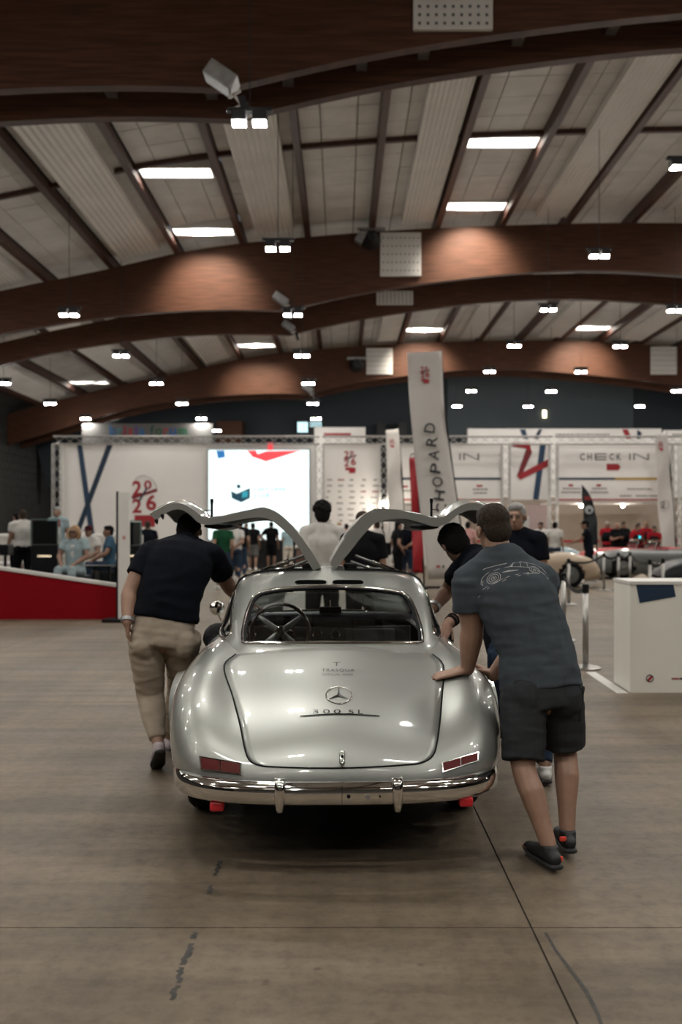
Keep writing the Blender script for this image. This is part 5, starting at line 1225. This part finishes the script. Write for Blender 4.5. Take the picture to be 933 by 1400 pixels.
# --- flags
POLE = mat('black_pole', (.006, .006, .007), .5, spec=.15)
FLAGM = mat('white_flag_cloth', (.60, .57, .54), .75, var=.04, vscale=2)
def flag(outline, m, Y, label, pole, base=True, thick=.012):
    g = V((P(pole[-1][0], 760, Y).x, Y, 0)); r = empty('feather_flag', g, 0, label, 'flag'); n = len(outline[0]); A = cr(outline[0], 24); B = cr(outline[1], 24); rows_ = []
    for i in range(25):
        rows_.append([P(A[i][0]+(B[i][0]-A[i][0])*u, A[i][1]+(B[i][1]-A[i][1])*u, Y)+V((0, .05*math.sin(i*.5+u*3), 0))-g for u in np.linspace(0, 1, 9)])
    o = MB().grid(rows_).build('banner', m, r, smooth=True); md = o.modifiers.new('t', 'SOLIDIFY'); md.thickness = thick
    MB().tube([P(x, y, Y)+V((0, .03, 0))-g for x, y in pole[:-1]]+[V((0, .03, .03))], .022, 8, res=3).build('pole', POLE, r, smooth=True)
    MB().box((0, .03, .025), (.9, .14, .05)).box((0, .03, .025), (.14, .9, .05)).build('foot', POLE, r); return r
YF1 = 24.0
f1 = flag(([(557, 482), (561, 560), (571, 660), (585, 792)], [(604, 480), (608, 560), (621, 660), (640, 790)]), FLAGM, YF1, 'tall white feather flag with large black letters running down it', [(604, 480), (609, 560), (622, 660), (641, 792), (640, 800)])
YL = YF1-.09
for k, ch in enumerate('DRAPOHC'):
    y = 585+k*18.4; x = 588+k*2.6
    ptext(ch, x, y, 13.5, 14.5, BLKT, f1, YL, rz=math.radians(-82), bold=.012)
emblem(f1, 581, 509, .42, YL, False); flat('small_logo', [(597, 773), (602, 773), (602, 776), (597, 776)], REDR, f1, YL, f1.location); flat('small_logo', [(605, 773), (608, 773), (608, 776), (605, 776)], BLKT, f1, YL, f1.location)
f2 = flag(([(528, 588), (529, 640), (532, 700), (535, 770)], [(545, 586), (549, 640), (552, 700), (556, 770)]), FLAGM, 33.0, 'slim white feather flag before the check-in fascia', [(545, 586), (550, 650), (556, 770), (552, 780)])
emblem(f2, 536, 604, .22, 32.9, False)
f3 = flag(([(560, 626), (562, 680), (564, 730), (565, 783)], [(567, 625), (573, 680), (578, 740), (580, 784)]), REDR, 25.5, 'narrow red feather flag beside the tall white one', [(567, 625), (574, 690), (580, 784), (579, 800)])
f4 = flag(([(897, 594), (898, 640), (901, 700), (906, 760)], [(912, 590), (917, 640), (921, 700), (926, 760)]), FLAGM, 36.0, 'slim white feather flag beside the check-in fascia', [(912, 590), (918, 650), (926, 760), (922, 776)])
emblem(f4, 904, 608, .22, 35.9, False); ptext('2', 907, 690, 6, 9, BLKT, f4, 35.9); MB().tube([P(910+5*math.cos(a), 690+6*math.sin(a), 35.9)-f4.location for a in np.linspace(0, 6.3, 20)], .012, 5).build('ring_logo', GREYT, f4)
f5 = flag(([(796, 664), (797, 690), (799, 715), (801, 745)], [(797, 663.5), (808, 680), (816, 710), (817, 745)]), mat('black_flag_cloth', (.012, .014, .018), .7), 30.0, 'black feather flag with a round pale logo beside the man in a cap', [(797, 664), (809, 682), (816, 715), (817, 745), (816, 790)])
MB().lathe([(.13, 0), (.13, .01)], P(806, 697, 29.93)-f5.location, 20, 'y').build('round_logo', mat('pale_logo', (.4, .42, .42), .6), f5); MB().lathe([(.05, -.01), (.05, .0)], P(806.5, 698, 29.92)-f5.location, 16, 'y').build('round_logo', BLKT, f5); flat('small_logo', [(799, 678), (808, 679), (809, 684), (800, 684)], REDD, f5, 29.92, f5.location)
# --- totem
tr = empty('totem_sign', G(168, 850), 0, 'slim white totem sign with black edge on a black foot beside the red ramp', 'sign'); YT2 = tr.location.y; zt2 = Z_(672, YT2); wt = 15*YT2/F
MB().box((.02, 0, zt2/2), (wt, .08, zt2-.02), bev=.006).build('board', WHITEP, tr); MB().box((.02-wt/2-.015, .02, zt2/2), (.035, .10, zt2)).build('edge', POLE, tr); MB().box((-.06, .02, .025), (.5, .4, .05), bev=.01).build('foot', POLE, tr); MB().box((.03, -.043, Z_(735, YT2)), (.05, .006, .06)).build('small_mark', mat('pale_red_mark', (.45, .22, .2), .6), tr)
# --- red ramp and stage
Yr = 16.85; RAMP = mat('red_ramp_panel', (.20, .0012, .005), .6, spec=.12); x1 = X_(163, Yr); x0 = X_(-150, Yr); za = Z_(777.5-23, Yr)-.0; zl = Z_(757, Yr); zr = Z_(803, Yr)
rp = empty('ramp', ((x0+x1)/2, Yr, 0), 0, 'red ramp side with a white top edge leading up to the stage', 'ramp'); cx = (x0+x1)/2
MB().prism([(x0-cx, 0), (x1-cx, 0), (x1-cx, zr), (x0-cx, zl)], 0, .08).build('side_panel', RAMP, rp); MB().prism([(x0-cx, zl), (x1-cx, zr), (x1-cx, zr+.055), (x0-cx, zl+.055)], -.02, .12).build('top_edge', WHITEP, rp)
st = empty('stage', (-8.6, 21.5, 0), 0, 'low dark platform carrying the showcases and lounge seats', 'stage'); MB().box((0, 0, .15), (9.1, 8.6, .3)).build('deck', mat('dark_carpet', (.03, .03, .032), .9), st)
sofa = empty('sofa', P(110, 770, 25.2), 0, 'long white sofa with high back on the stage', 'sofa'); sofa.location = (-7.8, 25.2, .3)
MB().box((0, .4, .55), (5.4, .25, 1.1), bev=.06).build('backrest', WHITEC, sofa); MB().box((0, -.13, .2), (5.4, .8, .4), bev=.06).build('seat', WHITEC, sofa)
def case(px0, px1, pt, pm, Y, label, txt):
    a, b = P(px0, pm, Y), P(px1, pt, Y); w_ = b.x-a.x; o = empty('showcase', ((a.x+b.x)/2, Y+w_/2, .3), .18, label, 'showcase'); h = a.z-.3; H = b.z-.3
    MB().box((0, 0, h/2), (w_, w_, h), bev=.01).build('plinth', POLE, o); MB().box((0, .02, (h+H)/2-.01), (w_*.9, w_*.86, H-h-.04)).build('display_block', POLE, o)
    gl_ = MB()
    for (x, y, dx, dy) in ((0, -w_/2, w_, .012), (w_/2, 0, .012, w_), (-w_/2, 0, .012, w_), (0, w_/2, w_, .012)): gl_.box((x, y, (h+H)/2), (dx, dy, H-h))
    gl_.box((0, 0, H), (w_, w_, .012)); gl_.build('glass_box', WGLASS, o)
    for x in (-1, 1): MB().box((x*w_/2, -w_/2, (h+H)/2), (.02, .02, H-h)).build('glass_edge', mat('green_glass_edge', (.09, .14, .13), .3), o)
    MB().box((0, -w_/2, H), (w_, .02, .02)).build('glass_edge', MATS['green_glass_edge'], o)
    t = text('lettering', txt, em('lit_lettering', (1, .82, .55), 1.6), o, (0, -w_/2-.008, h*.76), w_*.52, None); t2 = text('lettering', txt, MATS['lit_lettering'], o, (w_/2+.008, 0, h*.76), w_*.52, None); t2.rotation_euler = (math.pi/2, 0, math.pi/2)
    return o
case(40, 75, 710, 745, 19.5, 'black glass-topped showcase with lit lettering behind the red ramp', 'CHOPARD'); case(157, 190, 712, 746, 20.6, 'black glass-topped showcase with lit lettering behind the totem sign', 'CHOPARD')
tb = empty('lounge_table', P(128, 792, 18.9), 0, 'low black lounge table before the seated people', 'table'); tb.location.z = .3; MB().box((0, 0, .52), (.8, .6, .04), bev=.01).build('table_top', POLE, tb)
for sx in (-1, 1):
    for sy in (-1, 1): MB().box((sx*.36, sy*.26, .26), (.04, .04, .52)).build('leg', POLE, tb)
at = empty('lounge_table', P(-13, 770, 20.5), 0, 'black bar table at the edge of the stage beside the woman in white', 'table'); at.location.z = .3; MB().box((0, 0, .80), (.95, .7, .22), bev=.02).build('table_top', POLE, at)
for sx in (-1, 1):
    for sy in (-1, 1): MB().box((sx*.4, sy*.28, .36), (.05, .05, .72)).build('leg', POLE, at)
# --- white counter on the right
CTR = mat('white_counter_laminate', (.78, .76, .69), .5, var=.02, vscale=2); Yc = F*CH/(947-HZ); cx0 = (862-CX)*Yc/F; hz = 1.045; dep = .62; W_ = 1.5
cn = empty('counter', (cx0, Yc, 0), 0, 'white reception counter with a dark blue shape on its front', 'counter')
poly = [(0, 0), (W_, 0), (W_, dep), ((840-CX)*(Yc+dep)/F-cx0, dep)]
MB().prism(poly, 0, hz-.03, 'z').build('body', CTR, cn); MB().prism([(p[0]+(-.008 if i in (0, 3) else .008), p[1]+(-.008 if i < 2 else .008)) for i, p in enumerate(poly)], hz-.03, hz, 'z').build('top', WHITEP, cn)
C_ = lambda u, v: P(750+u/5.098, 700+v/5.098, Yc-.003)-cn.location
q = [C_(610, 497), C_(872, 497), C_(890, 590), C_(638, 635)]; MB().add(q, [(0, 1, 2, 3)]).build('blue_shape', BLUED, cn)
lg = MB().lathe([(.036, 0), (.036, .003), (.028, .003), (.028, 0)], C_(709, 1160), 24, 'y', close=True).build('round_logo', BLKT, cn); MB().add([C_(690, 1170), C_(722, 1135), C_(730, 1150), C_(700, 1185)], [(0, 1, 2, 3)]).build('logo_stroke', REDR, lg)
for u0, u1, m in ((861, 868, BLKT), (870, 884, REDR), (886, 900, REDR), (902, 912, REDR), (916, 940, BLKT), (944, 965, BLKT)): MB().add([C_(u0, 1168), C_(u1, 1168), C_(u1, 1156), C_(u0, 1156)], [(0, 1, 2, 3)]).build('small_print', m, cn)
# --- stanchions with belts
def stanchion(loc, label, h=.93, belt_to=None):
    o = empty('stanchion', loc, 0, label, 'stanchion'); SST = mat('brushed_steel', (.36, .35, .33), .3, metal=.9)
    MB().lathe([(.17, 0), (.17, .012), (.15, .025), (.05, .045), (.034, .05)], n=28).build('base', SST, o, smooth=False); MB().lathe([(.032, .04), (.032, h-.09)], n=18).build('post', SST, o, smooth=True); MB().lathe([(.036, h-.10), (.036, h-.005), (.028, h)], n=18).build('belt_head', POLE, o)
    if belt_to is not None:
        e = V(belt_to)-V(loc); rows_ = []
        for t in np.linspace(0, 1, 11): p = e*t+V((0, 0, h-.05-.10*4*t*(1-t))); rows_.append([p+V((0, 0, -.024)), p+V((0, 0, .024))])
        b = MB().grid(rows_).build('belt', POLE, o); md = b.modifiers.new('t', 'SOLIDIFY'); md.thickness = .004
    return o
sA = G(801, 916); sB = G(772, 832); sC = G(762, 838)
sA = G(801, 914); sB = V((X_(771, 13.6), 13.6, 0)); stanchion(sA, 'steel barrier post beside the white counter', belt_to=sB); sD = V((X_(778, 20), 20, 0)); stanchion(sB, 'steel barrier post with belt behind the man in grey', belt_to=sD)
prev = sD
lst = [(778, 20), (826, 24.5), (846, 25), (862, 25.5), (889, 19.5), (907, 20.2)]
for k, (px, Y) in enumerate(lst):
    p = V((X_(px, Y), Y, 0)); nx = None
    if k+1 < len(lst): nx = V((X_(lst[k+1][0], lst[k+1][1]), lst[k+1][1], 0))
    stanchion(p, ['steel barrier post before the beige roadster', 'steel barrier post before the red roadster', 'steel barrier post before the bonnet of the dark open car', 'steel barrier post before the middle of the dark open car', 'steel barrier post before the cockpit of the dark open car', 'steel barrier post next to the black open car'][k], belt_to=nx)
# --- parked vintage cars
def roadster(loc, rz, col, label, L=4.0, kind=0, seat=(.03, .02, .015)):
    o = empty('vintage_car', loc, rz, label, 'car'); m = mat('car_paint_%s' % '_'.join('%03d' % int(c*999) for c in col), col, .4, coat=.5 if col[0] > .02 else .12, spec=.5 if col[0] > .02 else .2); h = .72
    net = []
    for y, hh, wd, b in ((-.05, .42, .50, .25), (.0, .66, .70, .2), (.35, .86, .80, .16), (.9, .93, .83, .15), (1.4, .90, .83, .15), (2.0, .88, .82, .15), (2.6, .90, .80, .15), (3.3, .90, .80, .15), (3.85, .78, .74, .18), (L+.05, .5, .52, .25)):
        net.append(mirror([(0, y, hh), (wd*.35, y, hh), (wd*.6, y, hh-.03), (wd*.82, y, hh+.0), (wd*.97, y, hh-.12), (wd, y, hh-.32), (wd*.97, y, b+.1), (wd*.85, y, b)]))
    Sx = surf(net, 41, 50); bm = bmesh.new(); vg = [[bm.verts.new(Sx[i, j]) for j in range(41)] for i in range(50)]
    for i in range(49):
        for j in range(40):
            q = [vg[i][j], vg[i][j+1], vg[i+1][j+1], vg[i+1][j]]; c = sum((v.co for v in q), V())/4
            if 1.15 < c.y < 2.25 and abs(c.x) < .52 and c.z > .6: continue
            if any((c.y-yy)**2+(c.z-.33)**2 < .355**2 for yy in (.8, 3.2)) and abs(c.x) > .5: continue
            bm.faces.new(q)
    bmesh.ops.delete(bm, geom=[v for v in bm.verts if not v.link_faces], context='VERTS'); bmesh.ops.recalc_face_normals(bm, faces=bm.faces[:])
    for f_ in bm.faces: f_.smooth = True
    me = bpy.data.meshes.new('bodywork'); bm.to_mesh(me); bm.free(); b = obj('bodywork', me, m, o)
    MB().box((0, 2.0, .3), (1.3, 3.2, .14)).build('underbody', TRIM, o); MB().box((0, 1.7, .45), (1.05, 1.1, .05)).build('cabin_floor', LEATH, o)
    for s in (-1, 1):
        MB().box((s*.27, 1.45, .68), (.42, .16, .42), Matrix.Rotation(.2, 3, 'X'), bev=.05).build('seat', mat('seat_%d' % int(seat[0]*900), seat, .5), o)
        for yy in (.8, 3.2):
            w_ = MB().lathe([(.22, -.07), (.30, -.08), (.33, -.05), (.335, 0), (.33, .05), (.30, .08), (.22, .07)], (s*.70, yy, .335), 24, 'x').build('wheel', RUBBER, o, smooth=True); MB().lathe([(.22, s*.06), (.21, s*.078), (.08, s*.085), (.03, s*.10)], (s*.70, yy, .335), 20, 'x').build('hubcap', mat('dull_wheel_steel', (.12, .12, .115), .5, metal=.6), w_, smooth=False)
        MB().lathe([(.09, -.05), (.09, .03), (.05, .06)], (s*.5, 3.78, .62), 16, 'y').build('head_lamp', CHROME, o, smooth=True)
    MB().grid([[(-.56+1.12*j/8, 2.34-.12*abs(j-4)/4, .84) for j in range(9)], [(-.5+1.0*j/8, 2.2-.10*abs(j-4)/4, 1.12) for j in range(9)]]).build('windscreen', WGLASS, o, smooth=True)
    MB().tube([(-.56, 2.22, .84), (-.5, 2.1, 1.12), (0, 2.2, 1.13), (.5, 2.1, 1.12), (.56, 2.22, .84)], .018, 6).build('windscreen_frame', CHROME, o, smooth=True)
    MB().tube([(-.62, 4.0, .4), (0, 4.08, .4), (.62, 4.0, .4)], [(.02, .05)]*3, 8, lat=V((0, 1, 0)), res=3).build('front_bumper', CHROME, o, smooth=True); MB().tube([(-.62, -.0, .42), (0, -.08, .42), (.62, .0, .42)], [(.02, .05)]*3, 8, lat=V((0, 1, 0)), res=3).build('rear_bumper', CHROME, o, smooth=True)
    for s in (-1, 1): MB().tube([(s*.815, 1.25, .48), (s*.815, 2.1, .48), (s*.805, 2.9, .48)], [(.008, .014)]*3, 8, lat=V((1, 0, 0))).build('side_trim', CHROME, o, smooth=True)
    c = V((-.28, 2.0, .88)); MB().tube([c+V((.19*math.cos(a), .06*math.sin(a), .17*math.sin(a))) for a in np.linspace(0, 6.283, 25)], .012, 6, caps=False).build('steering_wheel', TRIM, o)
    return o
Rz = math.radians
roadster((X_(812, 26.4), 26.4, 0), Rz(91), (.42, .32, .23), 'beige vintage roadster behind the barrier and the man in a cap', seat=(.3, .22, .15))
roadster((X_(962, 33), 33.6, 0), Rz(90), (.42, .02, .03), 'red vintage roadster behind the man in a cap', seat=(.02, .02, .02))
roadster((X_(985, 31), 30.9, 0), Rz(88), (.10, .105, .10), 'dark grey open vintage car with bright trim before the crew', seat=(.1, .05, .03))
roadster((X_(1150, 22), 22, 0), Rz(86), (.006, .008, .010), 'black open vintage car behind the white counter', seat=(.35, .26, .19))
roadster((X_(792, 35.8), 35.8, 0), Rz(90), (.30, .40, .44), 'pale blue vintage roadster behind the beige one', seat=(.02, .02, .02))
for px, Y, t in ((880, 17.6, 'rumpled beige car cover lying beyond the counter'), (948, 17.0, 'rumpled beige car cover heaped next to the barrier posts')):
    mb = MB(); mb.tube([(-.25, 0, .22), (0, 0, .42), (.25, .05, .25)], [(.22, .25), (.25, .40), (.2, .25)], 14, res=3); o = mb.build('car_cover', KHAKI, None, smooth=True, loc=(X_(px, Y), Y, 0)); folds(o.data, .05, (6, 6, 6))
    lo = min(v.co.z for v in o.data.vertices)
    for v in o.data.vertices: v.co.z = (v.co.z-lo)*1.05
    tag(o, t, 'cover')
# ================================================================== PEOPLE IN THE BACKGROUND
template('stand', std()); template('standlong', std(arms='pocket'), 'long'); template('walk', std(arms='swing', step=.16), ln=.95); template('walkshort', std(arms='swing', step=.13), ln=.47, wide=1.05); template('hip', std(arms='hip/down')); template('back', std(arms='back')); template('phone', std(arms='phone'), sleeve=.62); template('phonelow', std(arms='phone', lean=.18))
template('bald', std(arms='phone', lean=.1), 'bald'); template('capman', std(1.72, arms='reach/hip', lean=.12, step=.12), 'cap', ln=.56, vx=.014); template('seat', seated()); template('seatbob', seated(), 'bob', vx=.014); template('seatcap', seated(), 'cap'); template('shortstand', std(arms='hip/down'), ln=.47)
template('curly', std(1.85, arms='pocket'), 'curly', sleeve=.7, hem=.08, loose=1.2, vx=.014); template('bigblack', std(1.80, arms='phone'), 'short', sleeve=.7, hem=.08, loose=1.15, vx=.014); template('glasses', std(1.78, arms='phone'), 'short', vx=.011, loose=1.08); template('bobstand', std(1.66, arms='phone'), 'long')
GREEN = cloth('green_cotton', (.012, .065, .03)); LBLUE = cloth('light_blue_cotton', (.30, .42, .46)); CREAM = cloth('cream_cotton', (.50, .46, .40)); REDC = cloth('red_cotton', (.28, .012, .02)); PINKC = cloth('pink_cotton', (.5, .28, .26)); GSHORT = cloth('grey_shorts_cloth', (.10, .10, .10)); BLUEC = cloth('blue_cotton', (.04, .085, .13)); DENIMJ = cloth('pale_denim', (.26, .33, .35))
def at(px, Y): return V((X_(px, Y), Y, 0))
w = figure('curly', at(441, 11.6), 8, 'man with curly black hair in an oversized white T-shirt seen from behind', skin=SKIN3, shirt=WHITEC, pants=BLACKC)
figure('bigblack', at(496, 10.9), -15, 'person in a loose black T-shirt standing right before the car', shirt=BLACKC, pants=BLACKC, hair=BRNH, sc=.97)
g1 = figure('glasses', at(707, 8.6), 160, 'grey-haired man in glasses and a navy polo shirt facing the car', face_on=True, shirt=NAVYC, pants=DENIM, hair=GRYH, skin=SKIN)
J = TPL['glasses'][1]; H = headframe(J)
gs = MB()
for s in (-1, 1): gs.tube([J['hed']+H @ V((s*.031+.019*math.cos(a), .101, .006+.015*math.sin(a))) for a in np.linspace(0, 6.283, 17)], .0022, 5)
for s in (-1, 1): gs.tube([J['hed']+H @ V((s*.05, .10, .008)), J['hed']+H @ V((s*.082, .0, .01))], .002, 5)
gs.build('glasses', BLKT, g1); MB().box(D(.09, .135, 1.32), (.035, .006, .045)).build('chest_badge', PINKC, g1)
figure('walk', at(305, 25.0), 12, 'man in a green T-shirt and jeans walking by the left raised door', shirt=GREEN, pants=DENIM, sc=1.0); figure('back', at(322, 28.5), -10, 'person in a white shirt with dark trousers beyond the green shirt', shirt=WHITEC, pants=DENIM, hair=BRNH)
figure('walk', at(329, 29.5), 5, 'tall person in black T-shirt and trousers before the big screen', shirt=BLACKC, pants=DENIM, sc=1.04); figure('walkshort', at(346, 36.0), 0, 'man in black T-shirt and grey shorts walking to the big screen', shirt=BLACKC, pants=GSHORT, skin=SKIN2); figure('shortstand', at(371, 37.0), -5, 'man in black T-shirt and black shorts before the big screen', shirt=BLACKC, pants=BLACKC, skin=SKIN2, sc=1.03, shoe=BLKSH)
figure('bobstand', at(394, 36.3), 20, 'woman in a light blue shirt and white trousers near the screen', shirt=LBLUE, pants=CREAM, hair=BRNH); figure('stand', at(337, 37.2), 170, 'man in a cream shirt facing the hall before the screen', shirt=CREAM, pants=CREAM, hair=BRNH, face_on=True)
figure('phone', at(516, 26.0), 30, 'man in a white shirt and black trousers carrying a black bag', shirt=WHITEC, pants=BLACKC, hair=BRNH); bq = at(516, 26.0)+Matrix.Rotation(math.radians(30), 3, 'Z') @ V((.17, -.195, 1.0)); bag = empty('shoulder_bag', bq, math.radians(30), 'black shoulder bag on the man in the white shirt', 'bag'); bb = remesh(MB().box((0, 0, 0), (.26, .12, .34), bev=.04), .02, 3, 'bag_body'); obj('bag_body', bb, BLACKC, bag); MB().tube([(-.05, .03, .14), (-.05, .04, .30), (-.04, .075, .42), (-.03, .15, .505), (-.03, .21, .51)], .012, 6, res=3).build('strap', BLACKC, bag)
figure('standlong', at(544, 27.0), -70, 'long-haired woman in black standing by the red flag', shirt=BLACKC, pants=BLACKC, shoe=BLKSH, sole=BLKSO); figure('back', at(556, 27.6), -20, 'man in a dark T-shirt and jeans, hands behind him, by the red flag', shirt=NAVYC, pants=DENIM, hair=BRNH)
figure('stand', at(464, 33.5), 0, 'person in a pale pink shirt beyond the man in white', shirt=PINKC, pants=BLACKC, hair=BLDH); figure('stand', at(474, 35), 10, 'dark-haired person in a pink shirt before the sponsor wall', shirt=PINKC, pants=DENIM, sc=.98); figure('stand', at(640, 30), -20, 'man in a white shirt beyond the tall white flag', shirt=PINKC, pants=BLACKC)
figure('stand', at(740, 31.5), 150, 'man in a white shirt with a dark strap behind the beige roadster', shirt=WHITEC, pants=BLACKC, skin=SKIN2, face_on=True); figure('hip', at(759, 31.0), -30, 'man in a white T-shirt with his back turned behind the beige roadster', shirt=WHITEC, pants=DENIM)
figure('capman', at(806, 27.6), 75, 'man in a black cap, navy shirt and long shorts bending towards the beige car', shirt=NAVYC, pants=NAVYC, skin=SKIN2, cap=BLACKC, face_on=True, sc=1.03)
CREW = [(831, 36.2, 'stand', REDC, 'crew member in red shirt and white cap behind the red roadster', GRYH), (842, 34.8, 'bald', BLACKC, 'bald crew member in a black and red shirt looking down', BLKH), (853, 36.6, 'stand', BLACKC, 'dark-haired crew member in black between two red-shirted men', BLKH), (869, 34.6, 'phonelow', REDC, 'crew member in red and black checking a phone behind the dark car', BRNH), (873, 36.4, 'stand', REDC, 'crew member in a red shirt standing behind the phone user', BRNH), (884, 36.8, 'stand', REDC, 'smaller crew member in red between the men at the dark car', BLDH), (895, 34.6, 'phonelow', REDC, 'dark-haired crew member in red and black leaning over the dark car', BLKH)]
for px, Y, k, sh, lb, hr in CREW:
    r = figure(k, at(px, Y), 180+random.uniform(-25, 25), lb, shirt=sh, pants=BLACKC, hair=hr, skin=SKIN2, face_on=True, sc=random.uniform(.93, 1.03))
    v = std(); mb = MB(); mb.tube([D(0, .0, 1.05), D(0, .01, 1.2), D(0, .0, 1.36)], [(.215, .160), (.215, .162), (.175, .145)], 16, lat=D(1, 0, 0), dome=False)
    if k in ('phonelow', 'bald'):
        le = .18 if k == 'phonelow' else .1
        mb.v = [(x, y+le*(z-.94), z-.3*le*le*(z-.94)) for x, y, z in mb.v]
    mb.build('vest', BLACKC, r, smooth=True)
MB().box(D(.0, .27, 1.27), (.07, .02, .12)).build('phone_screen', em('phone_glow', (.05, .6, .7), 1.2), bpy.data.objects[[o.name for o in bpy.data.objects if o.get('label', '').startswith('crew member in red and black checking')][0]])
figure('phone', at(31, 20.2)+V((0, 0, 0.3)), 30, 'woman in a white shirt standing at the bar table on the stage', shirt=WHITEC, pants=BLACKC, hair=BRNH, skin=SKIN2, sc=.93)
figure('stand', at(23, 24.0)+V((0, 0, .3)), 60, 'dark-haired person behind the woman in white on the stage', shirt=WHITEC, pants=BLACKC, sc=.93, skin=SKIN2)
def seatp(px, py, Y, key, face, lb, **k):
    p = P(px, py, Y); z = p.z; r = figure(key, V((p.x, Y, .3)), face, lb, face_on=True, **k); c = empty('stool', (p.x, Y, .3), math.radians(face), 'black cube stool under the '+lb.split(',')[0].split(' seated')[0], 'stool'); MB().box((0, -.02, .18), (.42, .42, .36), bev=.03).build('seat_cube', POLE, c); MB().box((0, -.02, .375), (.44, .44, .03), bev=.012).build('cushion', LEATH, c); return r
s1 = seatp(103, 760, 18.0, 'seatbob', 170, 'blond woman in sunglasses and pale denim jacket seated on the stage', shirt=DENIMJ, pants=DENIMJ, hair=BLDH, skin=SKIN2)
J = TPL['seatbob'][1]; gs = MB()
for s in (-1, 1): gs.ell(J['hed']+V((s*.033, .10, .004)), (.030, .008, .022))
gs.build('sunglasses', BLKT, s1); MB().tube([D(0, .105, .93), D(0, .118, .82), D(0, .122, .72)], [(.045, .02), (.06, .02), (.055, .015)], 10, lat=D(1, 0, 0)).build('blouse', WHITEC, s1, smooth=True)
seatp(122, 757, 21.2, 'seatcap', 165, 'man in a red and black cap and white shirt seated on the stage', shirt=WHITEC, pants=CREAM, cap=cloth('dark_red_cap', (.05, .008, .012)), skin=SKIN2); seatp(150, 757, 20.2, 'seat', 110, 'man in a blue shirt seated with arms forward on the stage', shirt=BLUEC, pants=DENIM, skin=SKIN2)
figure('stand', at(202, 26.6), 20, 'dark-haired person in navy beyond the totem sign', shirt=NAVYC, pants=BLACKC, hair=BRNH)
figure('stand', at(79, 23.2)+V((0, 0, .3)), 170, 'person in a white cap and pale shirt behind the glass showcase', shirt=DENIMJ, pants=CREAM, hair=GRYH, face_on=True)
